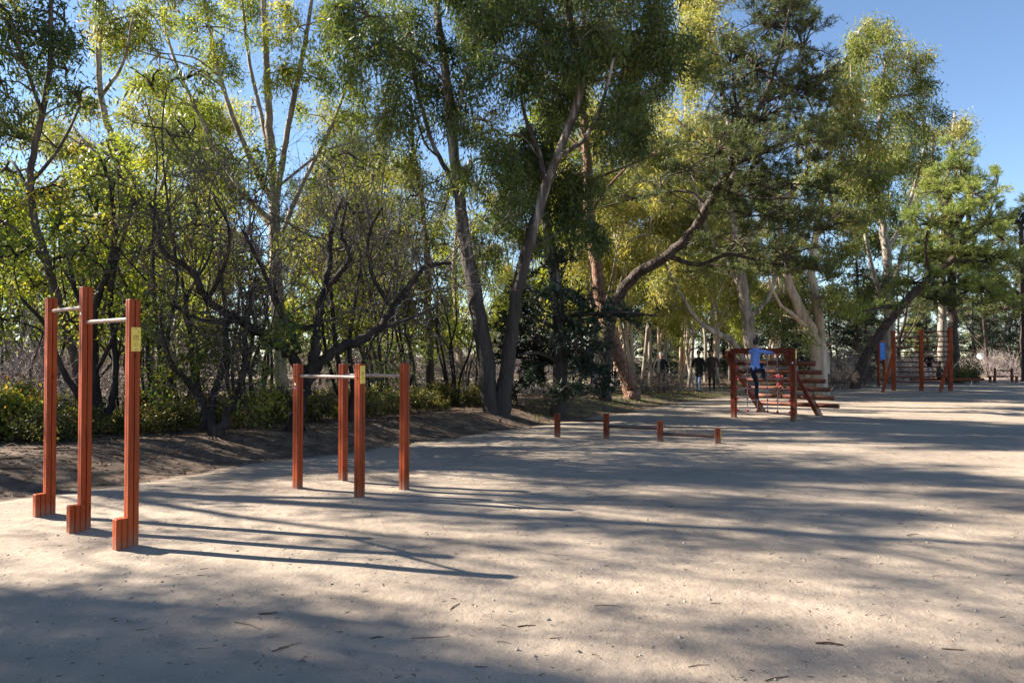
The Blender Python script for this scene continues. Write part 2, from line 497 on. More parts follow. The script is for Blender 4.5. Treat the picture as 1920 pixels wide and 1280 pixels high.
M['rubber'] = plain('black_rubber', (0.02, 0.02, 0.02), 0.7, 0.3)
M['stone'] = plain('pale_stone', (0.33, 0.28, 0.23), 0.85, 0.3, 0, 0.3, 20)
M['greystone'] = plain('grey_stone', (0.17, 0.145, 0.12), 0.85, 0.3, 0, 0.3, 20)
M['stick'] = plain('dry_stick', (0.11, 0.070, 0.045), 0.85, 0.2, 0, 0.3, 40)
# bark
M['euc'] = bark_mat('eucalyptus_bark', [(0.10, 0.075, 0.058), (0.27, 0.23, 0.19), (0.55, 0.48, 0.40)], 0.12, 5.5, 0.45)
M['euc_lo'] = bark_mat('eucalyptus_rough_base_bark', [(0.045, 0.034, 0.028), (0.11, 0.092, 0.078), (0.52, 0.47, 0.41)], 0.09, 7.0, 0.9, lo=(0.062, 0.05, 0.043), lo_h=4.6)
M['euc_tan'] = bark_mat('eucalyptus_tan_bark', [(0.17, 0.12, 0.085), (0.42, 0.32, 0.23), (0.56, 0.47, 0.37)], 0.14, 4.5, 0.35)
M['pine'] = bark_mat('pine_bark', [(0.12, 0.065, 0.045), (0.25, 0.135, 0.09), (0.34, 0.21, 0.15)], 0.4, 6, 0.6, cracks=0.8)
M['pine_grey'] = bark_mat('grey_pine_bark', [(0.04, 0.028, 0.023), (0.08, 0.058, 0.047), (0.13, 0.10, 0.083)], 0.4, 6, 0.6, cracks=0.8)
M['dark'] = bark_mat('dark_bark', [(0.012, 0.010, 0.009), (0.028, 0.022, 0.019), (0.06, 0.048, 0.04)], 0.3, 6, 0.7)
M['brownbark'] = bark_mat('brown_bark', [(0.03, 0.022, 0.018), (0.075, 0.058, 0.046), (0.16, 0.13, 0.105)], 0.2, 6, 0.5)
M['twig'] = bark_mat('grey_twigs', [(0.04, 0.032, 0.028), (0.09, 0.072, 0.063), (0.20, 0.165, 0.148)], 1, 6, 0.2)
M['paletwig'] = bark_mat('pale_twigs', [(0.24, 0.19, 0.175), (0.38, 0.31, 0.29), (0.52, 0.44, 0.42)], 1, 3, 0.2)
# leaves
M['L_euc'] = leaf_mat('eucalyptus_leaf', [(0.0, (0.053, 0.077, 0.029)), (0.35, (0.106, 0.144, 0.047)), (0.65, (0.206, 0.231, 0.065)), (0.88, (0.375, 0.338, 0.084)), (1.0, (0.34, 0.21, 0.07))])
M['L_euc_dark'] = leaf_mat('dark_eucalyptus_leaf', [(0.0, (0.034, 0.060, 0.028)), (0.4, (0.066, 0.102, 0.041)), (0.75, (0.126, 0.162, 0.054)), (1.0, (0.24, 0.23, 0.07))], 0.36)
M['L_bright'] = leaf_mat('bright_leaf', [(0.0, (0.088, 0.131, 0.029)), (0.4, (0.175, 0.231, 0.043)), (0.75, (0.300, 0.319, 0.056)), (1.0, (0.42, 0.33, 0.06))], 0.5)
M['L_pale'] = leaf_mat('pale_eucalyptus_leaf', [(0.0, (0.111, 0.137, 0.059)), (0.4, (0.221, 0.240, 0.088)), (0.75, (0.377, 0.358, 0.129)), (1.0, (0.42, 0.33, 0.15))], 0.42)
M['L_shrub'] = leaf_mat('shrub_leaf', [(0.0, (0.058, 0.098, 0.026)), (0.4, (0.130, 0.176, 0.037)), (0.7, (0.260, 0.260, 0.053)), (0.92, (0.468, 0.338, 0.070)), (1.0, (0.30, 0.11, 0.035))], 0.45)
M['L_under'] = leaf_mat('undergrowth_leaf', [(0.0, (0.035, 0.045, 0.018)), (0.4, (0.085, 0.095, 0.030)), (0.7, (0.19, 0.175, 0.048)), (0.92, (0.32, 0.245, 0.07)), (1.0, (0.24, 0.12, 0.05))], 0.34)
M['N_pine'] = leaf_mat('pine_needles', [(0.0, (0.048, 0.072, 0.023)), (0.5, (0.104, 0.131, 0.037)), (1.0, (0.173, 0.185, 0.054))], 0.22, 0.55, 0.3, (1.2, 1.2, 0.7))
M['N_bright'] = leaf_mat('bright_pine_needles', [(0.0, (0.121, 0.184, 0.050)), (0.5, (0.263, 0.320, 0.076)), (1.0, (0.286, 0.294, 0.084))], 0.3, 0.55, 0.3, (1.2, 1.2, 0.7))
M['N_cedar'] = leaf_mat('cedar_needles', [(0.0, (0.014, 0.026, 0.018)), (0.5, (0.028, 0.046, 0.028)), (1.0, (0.06, 0.085, 0.045))], 0.15, 0.6, 0.25, (1.1, 1.2, 0.8))
M['litter'] = leaf_mat('dry_leaf', [(0.0, (0.06, 0.038, 0.025)), (0.5, (0.15, 0.098, 0.065)), (0.85, (0.27, 0.19, 0.13)), (1.0, (0.42, 0.35, 0.29))], 0.15, 0.7, 0.2, (1, 1, 1))
M['cone'] = plain('pine_cone', (0.06, 0.04, 0.03), 0.8, 0.2)

# ------------------------------------------------------------------ ground sheet
def make_ground():
    tx = np.linspace(-1, 1, 280); ty = np.linspace(-1, 1, 280)
    xs = 4.0 * np.sinh(tx * 5.45); ys = 11 + 5.0 * np.sinh(ty * 5.2)
    X, Y = np.meshgrid(xs, ys)
    x = X.ravel(); y = Y.ravel()
    z = ground_z(x, y)
    s = edge_dist(x, y) + 0.35 * wob(x, y, 1.1)
    lit = sstep(-1.05, 0.15, s)
    pd = path_dist(x, y)
    lit = lit * sstep(1.0, 2.2, pd + 0.5 * wob(x, y, 0.9, 7))
    far = sstep(60, 110, y) * (1 - sstep(20, 60, np.abs(x)))
    grn = sstep(1.0, 3.5, x) * (1 - sstep(12, 16, x)) * sstep(-0.2, 0.4, s) * (1 - sstep(2, 4, s))
    grn = np.maximum(grn, 0.55 * sstep(4, 8, s))
    me = bpy.data.meshes.new('ground')
    n = len(xs); idx = np.arange(n * n).reshape(n, n)
    Q = np.stack([idx[:-1, :-1], idx[:-1, 1:], idx[1:, 1:], idx[1:, :-1]], -1).reshape(-1, 4)
    me.vertices.add(n * n); me.vertices.foreach_set('co', np.stack([x, y, z], 1).astype(np.float32).ravel())
    me.loops.add(len(Q) * 4); me.loops.foreach_set('vertex_index', Q.astype(np.int32).ravel())
    me.polygons.add(len(Q)); me.polygons.foreach_set('loop_start', (np.arange(len(Q)) * 4).astype(np.int32))
    me.update(calc_edges=True); me.shade_smooth()
    for nm, v in (('litter', lit), ('green', grn)):
        me.attributes.new(nm, 'FLOAT', 'POINT').data.foreach_set('value', v.astype(np.float32))
    o = link('ground', me, M['ground'])
    tag(o, 'pale sandy park ground with a brown leafy bank along its far side', 'ground', kind='structure')
make_ground()
# ------------------------------------------------------------------ tree machinery
def catmull(P, m=6):
    P = np.asarray(P, float)
    if len(P) < 3: m = max(m, 4)
    E0 = 2 * P[0] - P[1]; E1 = 2 * P[-1] - P[-2]
    A = np.vstack([E0, P, E1]); out = []
    for i in range(1, len(A) - 2):
        p0, p1, p2, p3 = A[i - 1], A[i], A[i + 1], A[i + 2]
        for t in np.linspace(0, 1, m, endpoint=False):
            out.append(0.5 * ((2 * p1) + (-p0 + p2) * t + (2 * p0 - 5 * p1 + 4 * p2 - p3) * t * t + (-p0 + 3 * p1 - 3 * p2 + p3) * t ** 3))
    out.append(P[-1])
    out = np.array(out)
    if out.shape[1] == 4: out[:, 3] = np.maximum(out[:, 3], 0.004)
    return out
def ball_pts(rng, n, p=0.42):
    u = rng.normal(size=(n, 3)); u /= np.linalg.norm(u, axis=1, keepdims=True)
    return u * (rng.random(n) ** p)[:, None]
STYLE = {
    'euc':   dict(L=(0.10, 0.175), W=(0.0105, 0.0175), per=24, droop=0.75, spread=0.17, hang=0.22, rnd=0.62),
    'broad': dict(L=(0.055, 0.088), W=(0.015, 0.024), per=18, droop=0.45, spread=0.17, hang=0.10, rnd=0.9),
    'shrub': dict(L=(0.05, 0.085), W=(0.016, 0.026), per=14, droop=0.1, spread=0.10, hang=0.0, rnd=0.9),
    'pine':  dict(L=(0.09, 0.14), W=(0.0052, 0.0078), per=34, droop=0, spread=0.07, hang=0.0, rnd=0.62),
    'cedar': dict(L=(0.07, 0.11), W=(0.010, 0.016), per=24, droop=0, spread=0.10, hang=0.0, rnd=0.9),
}
def foliage(gl, gb, c, R, st, lai, ls, rng, bias, anchor=None, twig_r=1.0):
    S = STYLE[st]
    Lm = sum(S['L']) / 2 * ls; Wm = sum(S['W']) / 2 * ls
    n = lai * math.pi * math.sqrt(R[0] * R[1]) * R[2] / (Lm * Wm)
    nsp = max(5, int(n / S['per'])); fine = st in ('pine', 'cedar'); nsub = max(4, int(nsp / (7 if fine else 13)))
    R = np.asarray(R)
    off = ball_pts(rng, nsub, 0.40)
    subs = c + off * R
    if st == 'cedar' or st == 'pine':
        subs[:, 2] -= 0.10 * R[0] * (off[:, 0] ** 2 + off[:, 1] ** 2) * (1.6 if st == 'cedar' else 0.3)
    a = c if anchor is None else anchor
    mid = a + (subs - a) * 0.5 + rng.normal(size=subs.shape) * 0.08 * R + np.array([0, 0, 0.12]) * R[2]
    r1 = 0.019 * twig_r * ls; r2 = 0.012 * twig_r * ls
    gb.segs(np.repeat(a[None], nsub, 0), mid, r1 * 1.4, r1, 0.5, 4)
    gb.segs(mid, subs, r1, r2, 0.5, 3)
    which = rng.integers(0, nsub, nsp)
    rad = np.clip((0.36 if fine else 0.21) * R, 0.08, 0.55)
    so = ball_pts(rng, nsp, 0.5) * rad
    if st in ('pine', 'cedar'): so[:, 2] *= 0.55
    sp = subs[which] + so
    gb.segs(subs[which], sp, r2 * 0.8, r2 * 0.4, 0.5, 3)
    per = S['per']; k = nsp * per
    spr = np.repeat(sp, per, 0)
    outd = sp - c; outd /= np.maximum(np.linalg.norm(outd, axis=1, keepdims=True), 1e-6)
    sz = np.exp(rng.normal(0, .22, k)); L = rng.uniform(*S['L'], k) * ls * sz; W = rng.uniform(*S['W'], k) * ls * sz
    subt = rng.normal(0, 0.13, nsub)
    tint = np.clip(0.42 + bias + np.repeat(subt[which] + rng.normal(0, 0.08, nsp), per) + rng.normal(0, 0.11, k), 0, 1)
    if st in ('pine', 'cedar'):
        up = 0.55 if st == 'pine' else 0.10
        td = outd * 0.7 + np.array([0, 0, up]) + rng.normal(size=(nsp, 3)) * 0.45
        td /= np.linalg.norm(td, axis=1, keepdims=True)
        tdr = np.repeat(td, per, 0)
        t = rng.random(k)[:, None]
        P = spr + tdr * t * S['spread'] * 3 * ls + rng.normal(size=(k, 3)) * 0.012
        D = tdr * 0.75 + rng.normal(size=(k, 3)) * S['rnd']
        gb.segs(sp, sp + td * S['spread'] * 3 * ls, r2 * 0.4, r2 * 0.2, 0.5, 3)
    else:
        t = rng.random(k)
        P = spr + rng.normal(size=(k, 3)) * S['spread'] * ls
        P[:, 2] -= t * S['hang'] * ls
        D = np.array([0, 0, -1.0]) * S['droop'] + rng.normal(size=(k, 3)) * S['rnd'] + np.repeat(outd, per, 0) * 0.35
    gl.leaves(P, D, L, W, tint, rng)
def branch_to(gb, limbs, c, rng, rmax=0.07):
    """bowed branch from the best limb point to c"""
    best = None
    for sp in limbs:
        q = sp[2:]
        dv = c - q[:, :3]
        cost = np.linalg.norm(dv, axis=1) + 0.9 * np.maximum(0, q[:, 2] - c[2] + 0.35 * np.hypot(dv[:, 0], dv[:, 1])) + 0.4 * (q[:, 3] > 0.25)
        i = int(np.argmin(cost))
        if best is None or cost[i] < best[0]: best = (cost[i], q[i], q[min(i + 1, len(q) - 1)] - q[max(i - 1, 0)])
    _, q, tg = best
    p0 = q[:3]; tg = tg[:3] / max(np.linalg.norm(tg[:3]), 1e-6)
    ln = np.linalg.norm(c - p0)
    if ln < 0.15: return
    r0 = min(max(0.010 * ln + 0.010, 0.018), q[3] * 0.6, rmax)
    m1 = p0 + (c - p0) * 0.33 + tg * ln * 0.13 + rng.normal(size=3) * 0.05 * ln
    m2 = p0 + (c - p0) * 0.68 + np.array([0, 0, 0.06 * ln]) + rng.normal(size=3) * 0.05 * ln
    P = catmull(np.vstack([np.append(p0, r0), np.append(m1, r0 * .85), np.append(m2, r0 * .65), np.append(c, r0 * .35)]), 4)
    gb.tube(P[:, :3], P[:, 3], 6, cap=False)
def make_tree(name, label, limbs, clumps, bark, leafm, st, lai=2.0, ls=1.0, group=None, seed=1, cat='tree', trunk_sink=0.35, cones=0, barkb=None, lump=0.06, twig_r=1.0, rmax=0.07):
    rng = np.random.default_rng(seed)
    spl = []
    base = np.array(limbs[0][0][:3]); base[2] = gz(base[0], base[1])
    gt = G(); gb = G(); gl = G()
    for i, lb in enumerate(limbs):
        lb = np.array(lb, float)
        if i == 0 or abs(lb[0][2] - base[2]) < 0.25:
            f = lb[0].copy(); f[2] = base[2] - trunk_sink; f[3] *= 1.35
            lb[0][2] = base[2] + 0.12; lb[0][3] *= 1.08
            lb = np.vstack([f, lb])
        s = catmull(lb, 6)
        jit = rng.normal(size=(len(s), 3)) * (s[:, 3:4] * 0.10); jit[0] = 0
        s[:, :3] += jit
        spl.append(s)
        gt.tube(s[:, :3], s[:, 3], 14 if s[:, 3].max() > 0.1 else 9, lump, rng)
    for cl in clumps:
        c, R, dm, bias = cl
        c = np.asarray(c, float)
        branch_to(gb, spl, c, rng, rmax)
        foliage(gl, gb, c, R, st, lai * dm, ls, rng, bias, twig_r=twig_r)
    root = empty(name, base)
    tag(root, label, cat, group)
    link('trunk', gt.mesh('trunk', base, True), M[bark], root)
    if gb.n: link('branchwork', gb.mesh('branchwork', base), M[barkb or bark], root)['kind'] = 'stuff'
    if gl.n: link('crown', gl.mesh('crown', base), M[leafm], root)
    if cones:
        mb = MB(); cr = gl.V and np.concatenate(gl.V)
        for i in rng.integers(0, len(cr), cones):
            mb.ball(cr[i] - base, (0.05, 0.05, 0.075), 6, 4)
        o = mb.build('cones', M['cone'], root); o['kind'] = 'stuff'
    return root, spl
def LM(d0, pts):
    """limb from picture points (px, py, metres nearer/farther, radius in px)"""
    return [tuple(at(a, b, d0 + c)) + (r * (d0 + c) / FPX,) for a, b, c, r in pts]
def CLP(d0, lst, seed=0, dz=1.6):
    """clumps from picture ellipses (px, py, rx, ry[, dd[, density[, tint]]])"""
    rng = np.random.default_rng(1000 + seed); out = []
    for t in lst:
        px, py, rx, ry = t[:4]
        dd = t[4] if len(t) > 4 and t[4] is not None else rng.uniform(-dz, dz)
        dm = t[5] if len(t) > 5 else 1.0
        bi = t[6] if len(t) > 6 else rng.normal(0, 0.07)
        d = d0 + dd
        out.append((at(px, py, d), (rx * d / FPX, rx * d / FPX * 1.1, ry * d / FPX), dm, bi))
    return out

# ------------------------------------------------------------------ bare twigs
def bare_twigs(g, P, D, ln, rad, rng, levels=4, kids=(4, 4, 3, 3), ang=0.75, up=0.12, shrink=0.62, gnarl=0.22):
    P = np.asarray(P, float); D = np.asarray(D, float)
    ln = np.broadcast_to(np.asarray(ln, float), (len(P),)).copy(); rad = np.broadcast_to(np.asarray(rad, float), (len(P),)).copy()
    for lv in range(levels):
        n = len(P)
        D = D / np.maximum(np.linalg.norm(D, axis=1, keepdims=True), 1e-9)
        pts = [P]; d = D.copy(); k = 3
        for i in range(k):
            d = d + rng.normal(size=d.shape) * gnarl + np.array([0, 0, up * 0.5]); d /= np.linalg.norm(d, axis=1, keepdims=True)
            pts.append(pts[-1] + d * (ln / k)[:, None])
            g.segs(pts[-2], pts[-1], rad * (1 - 0.22 * i), rad * (1 - 0.22 * (i + 1)), 0.5, 4 if lv == 0 else 3)
        if lv == levels - 1: break
        kk = kids[min(lv, len(kids) - 1)]
        t = rng.uniform(0.25, 1.0, (n, kk)) * k
        t[:, 0] = k
        i0 = np.minimum(t.astype(int), k - 1); fr = t - i0
        st = np.stack(pts, 1)
        ar = np.arange(n)[:, None]
        p = st[ar, i0] + (st[ar, i0 + 1] - st[ar, i0]) * fr[..., None]
        base = (st[ar, i0 + 1] - st[ar, i0]); base /= np.maximum(np.linalg.norm(base, axis=-1, keepdims=True), 1e-9)
        nd = base + rng.normal(size=base.shape) * ang + np.array([0, 0, up])
        P = p.reshape(-1, 3); D = nd.reshape(-1, 3)
        ln = np.repeat(ln, kk) * shrink * rng.uniform(0.7, 1.25, n * kk)
        rad = np.maximum(np.repeat(rad, kk) * 0.58, 0.0035)

# ------------------------------------------------------------------ prototypes that are copied
def proto_local(build):
    return build
def auto_tree(name, H, seed, bark, leafm, st, lai, crown_r, start, nstem=1, ls=1.0, nclump=16, rad=0.16, lean=0.06, cl_r=(0.9, 1.5), flat=0.8, barkb=None):
    """a whole tree with its foot at the origin"""
    rng = np.random.default_rng(seed)
    limbs = []; spl = []
    for s in range(nstem):
        a = rng.uniform(0, 6.28); lx, ly = math.cos(a) * lean * H, math.sin(a) * lean * H
        o = rng.normal(size=2) * 0.12 * (nstem > 1)
        h = H * (1 if s == 0 else rng.uniform(.65, .95))
        P = [(o[0], o[1], 0, rad)]
        for t in (0.2, 0.4, 0.6, 0.8, 0.97):
            P.append((o[0] + lx * t + rng.normal() * .02 * H, o[1] + ly * t + rng.normal() * .02 * H, h * t, rad * (1 - 0.85 * t)))
        limbs.append(np.array(P))
        for b in range(3 if nstem == 1 else 1):
            t = rng.uniform(max(start - .1, .25), .7); i = int(t * 5)
            q = np.array(P[i]); a = rng.uniform(0, 6.28); L = H * rng.uniform(.18, .30)
            limbs.append(np.array([q * np.array([1, 1, 1, .6]), q + np.array([math.cos(a) * L * .45, math.sin(a) * L * .45, L * .55, 0]) * 1 - np.array([0, 0, 0, q[3] * .5]),
                                   q + np.array([math.cos(a) * L * .75, math.sin(a) * L * .75, L * 1.2, 0]) - np.array([0, 0, 0, q[3] * .75])]))
    gt = G(); gb = G(); gl = G()
    for i, lb in enumerate(limbs):
        if i == 0 or lb[0][2] == 0:
            f = lb[0].copy(); f[2] = -0.4; f[3] *= 1.3; lb = np.vstack([f, lb])
        s = catmull(lb, 5); spl.append(s); gt.tube(s[:, :3], s[:, 3], 10, 0.05, rng)
    top = H
    for i in range(nclump):
        f = (i + rng.random()) / nclump
        z = top * (start + (1.0 - start) * f)
        w = crown_r * (math.sin(math.pi * min(1, 0.25 + 0.75 * f)) * 0.75 + 0.35)
        a = i * 2.4 + rng.normal() * .4; rr = w * math.sqrt(rng.uniform(0.1, 1))
        cx = np.interp(z, spl[0][:, 2], spl[0][:, 0]); cyy = np.interp(z, spl[0][:, 2], spl[0][:, 1])
        c = np.array([cx + math.cos(a) * rr, cyy + math.sin(a) * rr, z])
        r = rng.uniform(*cl_r)
        branch_to(gb, spl, c, rng)
        foliage(gl, gb, c, (r, r, r * flat), st, lai, ls, rng, rng.normal(0, .07))
    root = empty(name, (0, 0, -500))
    link('trunk', gt.mesh('trunk', smooth=True), M[bark], root)
    link('branchwork', gb.mesh('branchwork'), M[barkb or bark], root)['kind'] = 'stuff'
    link('crown', gl.mesh('crown'), M[leafm], root)
    return root
def cedar_tree(name, H, seed, leafm='N_cedar', bark='brownbark', R=2.6, start=0.06, lai=1.6, ls=1.4):
    rng = np.random.default_rng(seed)
    gt = G(); gb = G(); gl = G()
    P = catmull(np.array([(0, 0, -.4, H * .022), (0, 0, .2, H * .018), (.03 * H, 0, H * .5, H * .011), (.02 * H, .02 * H, H, .02)]), 8)
    gt.tube(P[:, :3], P[:, 3], 10, .05, rng)
    nl = int(H * 2.6)
    for i in range(nl):
        f = (i + .5) / nl; z = H * (start + (1 - start) * f)
        r = R * (1 - f) ** .75 * rng.uniform(.65, 1.15) + .25
        a = i * 2.4 + rng.normal() * .3
        c0 = np.array([np.interp(z, P[:, 2], P[:, 0]), np.interp(z, P[:, 2], P[:, 1]), z])
        d = np.array([math.cos(a), math.sin(a), 0])
        tip = c0 + d * r + np.array([0, 0, -.12 * r])
        gb.segs([c0, c0 + d * r * .5], [c0 + d * r * .5, tip], [.04, .028], [.028, .01], .5, 5)
        for t in (.4, .75, 1.0):
            rr = r * (.30 if t < .9 else .22) + .12
            foliage(gl, gb, c0 + (tip - c0) * t, (rr, rr, rr * .28 + .06), 'cedar', lai, ls, rng, rng.normal(0, .08))
    root = empty(name, (0, 0, -500))
    link('trunk', gt.mesh('trunk', smooth=True), M[bark], root)
    link('branchwork', gb.mesh('branchwork'), M[bark], root)['kind'] = 'stuff'
    link('crown', gl.mesh('crown'), M[leafm], root)
    return root
def shrub_proto(name, h, w, seed, leafm='L_under', lai=1.5, st='shrub', ls=1.0, bias=0.0):
    rng = np.random.default_rng(seed); gb = G(); gl = G()
    n = 26
    for i in range(n):
        a = rng.uniform(0, 6.28); r = w * math.sqrt(rng.random())
        tip = np.array([math.cos(a) * r, math.sin(a) * r, h * rng.uniform(.35, 1.15) * (1 - .3 * (r / w) ** 2)])
        b = np.array([math.cos(a) * r * .35, math.sin(a) * r * .35, -.05])
        m = (b + tip) / 2 + rng.normal(size=3) * .05
        gb.segs([b, m], [m, tip], [.010, .007], [.007, .003], .5, 4)
        foliage(gl, gb, b + (tip - b) * .7, (w * .17, w * .17, tip[2] * .36), st, lai, ls, rng, bias + rng.normal(0.05, .17), twig_r=.35)
    root = empty(name, (0, 0, -500))
    link('stems', gb.mesh('stems'), M['brownbark'], root)['kind'] = 'stuff'
    link('foliage', gl.mesh('foliage'), M[leafm], root)
    return root
def twig_bush(name, h, w, seed, mat='paletwig', n=26, levels=4, rad=0.014, kids=(4, 4, 3)):
    rng = np.random.default_rng(seed); g = G()
    a = rng.uniform(0, 6.28, n); el = rng.uniform(.25, 1.45, n)
    D = np.stack([np.cos(a) * np.cos(el) * w, np.sin(a) * np.cos(el) * w, np.sin(el) * h], 1)
    P = np.stack([np.cos(a) * .12 * w, np.sin(a) * .12 * w, np.full(n, -.05)], 1)
    bare_twigs(g, P, D, np.linalg.norm(D, axis=1) * .62, rad, rng, levels, kids, .6, .05, .52, .2)
    root = empty(name, (0, 0, -500))
    link('twigs', g.mesh('twigs'), M[mat], root)['kind'] = 'stuff'
    return root
used = set()
PUT = []
def put(proto, x, y, rz, sc, label, cat, group=None, name=None, sink=0.0):
    o = proto if proto.name not in used else copy_tree(proto)
    used.add(proto.name)
    if name: o.name = name
    o.location = (x, y, gz(x, y) - sink)
    o.rotation_euler = (0, 0, rz)
    o.scale = (sc, sc, sc) if np.isscalar(sc) else sc
    for k in ('label', 'category', 'group'):
        if k in o: del o[k]
    tag(o, label, cat, group)
    PUT.append(o)
    return o

def shade_tree(label, x, y, H, blobs, seed, bark='euc', leafm='L_euc', lai=2.4, ls=1.15):
    """tree beyond the view; each crown clump (X, c, h, r) hangs on the sun ray that reaches the sand at X, c"""
    k = 1 / math.tan(SUN_EL); sx, sy = math.sin(SUN_AZ) * k, math.cos(SUN_AZ) * k
    cl = []
    for X, c, h, r, *dn in blobs:
        Y = c - 0.28 * X
        cl.append(((X + sx * h, Y + sy * h, h), (r, r, r * .8), dn[0] if dn else 1.0, 0.0))
    g0 = gz(x, y)
    limbs = [[(x, y, g0, .20), (x + .1, y + .05, H * .3, .17), (x - .1, y + .1, H * .6, .12), (x + .15, y, H * .85, .07), (x, y, H, .02)],
             [(x + .03, y + .05, H * .45, .09), (x + .9, y + .6, H * .62, .06), (x + 1.4, y + .8, H * .8, .02)],
             [(x, y, H * .4, .09), (x - .9, y - .5, H * .58, .06), (x - 1.3, y - .9, H * .75, .02)]]
    make_tree('eucalyptus_tree', label, limbs, cl, bark, leafm, 'euc', lai, ls, 'eucalyptus beyond the left edge', seed)
# ------------------------------------------------------------------ the big trees in view
# forked eucalyptus beside the low hurdles
d = 18.3
make_tree('eucalyptus_tree', 'tall eucalyptus forking at the ground into two dark-based pale trunks', [
    LM(d, [(922, 775, 0, 16.34), (905, 640, 0, 15.48), (884, 520, .2, 13.33), (868, 430, .3, 11.61), (856, 330, .4, 10.32), (846, 240, .5, 9.46), (835, 130, .6, 8.17), (822, 40, .8, 6.88), (812, -90, 1, 5.16), (800, -220, 1.2, 2.58)]),
    LM(d, [(942, 775, 0, 14.62), (955, 660, 0, 12.90), (968, 560, -.1, 12.04), (988, 470, -.2, 11.18), (1016, 370, -.3, 9.89), (1046, 290, -.4, 8.60), (1076, 210, -.5, 7.74), (1090, 150, -.6, 7.31), (1074, 80, -.7, 6.45), (1066, 0, -.8, 6.02), (1060, -120, -1, 4.30), (1050, -230, -1, 1.72)]),
    LM(d, [(860, 360, .4, 5.16), (838, 320, .6, 4.73), (812, 270, .8, 4.30), (785, 180, 1, 3.44), (770, 80, 1.2, 2.58)]),
    LM(d, [(1040, 300, -.4, 6.02), (1062, 285, -.6, 5.16), (1100, 255, -1, 4.30), (1130, 190, -1.3, 3.44), (1150, 110, -1.5, 2.58)]),
    LM(d, [(1022, 360, -.3, 5.16), (1012, 290, 0, 4.30), (985, 220, .2, 3.44), (975, 160, .4, 2.58)]),
    LM(d, [(850, 270, .5, 4.30), (870, 160, .2, 3.44), (900, 80, 0, 3.01), (915, 0, -.2, 2.15)]),
], CLP(d, [(905, 225, 52, 45, -1.2, 1.1, .22), (915, 300, 60, 60, -.8), (960, 120, 85, 75), (980, 390, 48, 75, .3), (895, 60, 60, 60), (770, 60, 75, 60), (1010, 50, 80, 70), (1130, 50, 95, 70),
            (1190, 140, 80, 65), (1150, 235, 70, 60), (1230, 60, 75, 60), (1055, 400, 52, 80, .9), (935, 400, 45, 50), (775, 150, 60, 60), (705, 90, 70, 60), (1095, 330, 55, 55, .5), (1090, 100, 60, 60, -1.2, 1.0, .1),
            (1000, 250, 55, 60, .8), (1060, 180, 60, 55, 1.2), (960, 300, 55, 55, .5), (1120, 420, 45, 45), (950, -90, 130, 80), (1100, -100, 140, 80), (800, -70, 110, 70), (1240, -60, 90, 70), (900, 480, 40, 42, .9), (740, 210, 50, 50), (850, 120, 45, 50, .8), (880, 20, 70, 50), (970, 20, 70, 50), (1040, 130, 60, 60), (1200, 60, 80, 60), (1180, 210, 55, 45), (690, 30, 70, 50), (1270, 120, 45, 45), (840, 200, 45, 50, .9), (1020, 320, 45, 50, .9)], 1),
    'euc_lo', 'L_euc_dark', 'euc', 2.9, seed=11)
# leaning pine
d = 24.5
make_tree('pine_tree', 'pine with a curved grey trunk leaning far out over the sand', [
    LM(d, [(1134, 745, 0, 11.7), (1134, 690, 0, 11.2), (1140, 620, 0, 10.8), (1158, 560, -.2, 10.3), (1195, 512, -.5, 9.9), (1248, 482, -1, 9.5), (1300, 430, -1.3, 8.6), (1345, 355, -1.6, 7.7), (1390, 275, -1.8, 6.3), (1430, 190, -2, 4.5), (1462, 100, -2.2, 3.1), (1482, 10, -2.4, 1.8)]),
    LM(d, [(1255, 482, -1, 5), (1310, 496, -1.2, 4.2), (1365, 478, -1.5, 3.4), (1430, 490, -1.8, 2.6), (1500, 505, -2, 1.8)]),
    LM(d, [(1325, 390, -1.5, 4), (1290, 360, -1.2, 3), (1230, 362, -.8, 2.6), (1130, 388, -.4, 1.5)]),
    LM(d, [(1370, 310, -1.7, 4), (1425, 290, -2.2, 3), (1490, 255, -2.8, 2)]),
    LM(d, [(1350, 350, -1.6, 3.6), (1410, 370, -2.3, 2.6), (1480, 372, -2.8, 1.8)]),
    LM(d, [(1405, 250, -1.9, 3.6), (1380, 190, -1.4, 2.6), (1372, 120, -1, 1.6)]),
], CLP(d - .8, [(1445, 50, 73, 59), (1492, 20, 63, 57), (1506, 90, 63, 57), (1420, 130, 82, 59), (1480, 170, 88, 64), (1375, 215, 77, 51), (1425, 225, 73, 54), (1340, 285, 96, 42), (1420, 290, 82, 48), (1500, 265, 67, 51),
                (1400, 345, 98, 36), (1480, 345, 71, 40), (1285, 320, 67, 34), (1240, 350, 61, 28), (1440, 405, 88, 34), (1380, 455, 94, 28), (1300, 455, 44, 23), (1470, 480, 77, 36), (1545, 430, 61, 42), (1520, 505, 63, 34),
                (1330, 500, 53, 19), (1430, 500, 80, 25), (1190, 372, 44, 19), (1370, 120, 48, 48), (1460, -50, 67, 57), (1520, 170, 44, 51), (1365, 400, 61, 25), (1490, 420, 61, 31), (1555, 360, 40, 36)], 2, 1.6),
    'pine_grey', 'N_pine', 'pine', 1.55, 1.05, seed=12, cones=150, barkb='brownbark')
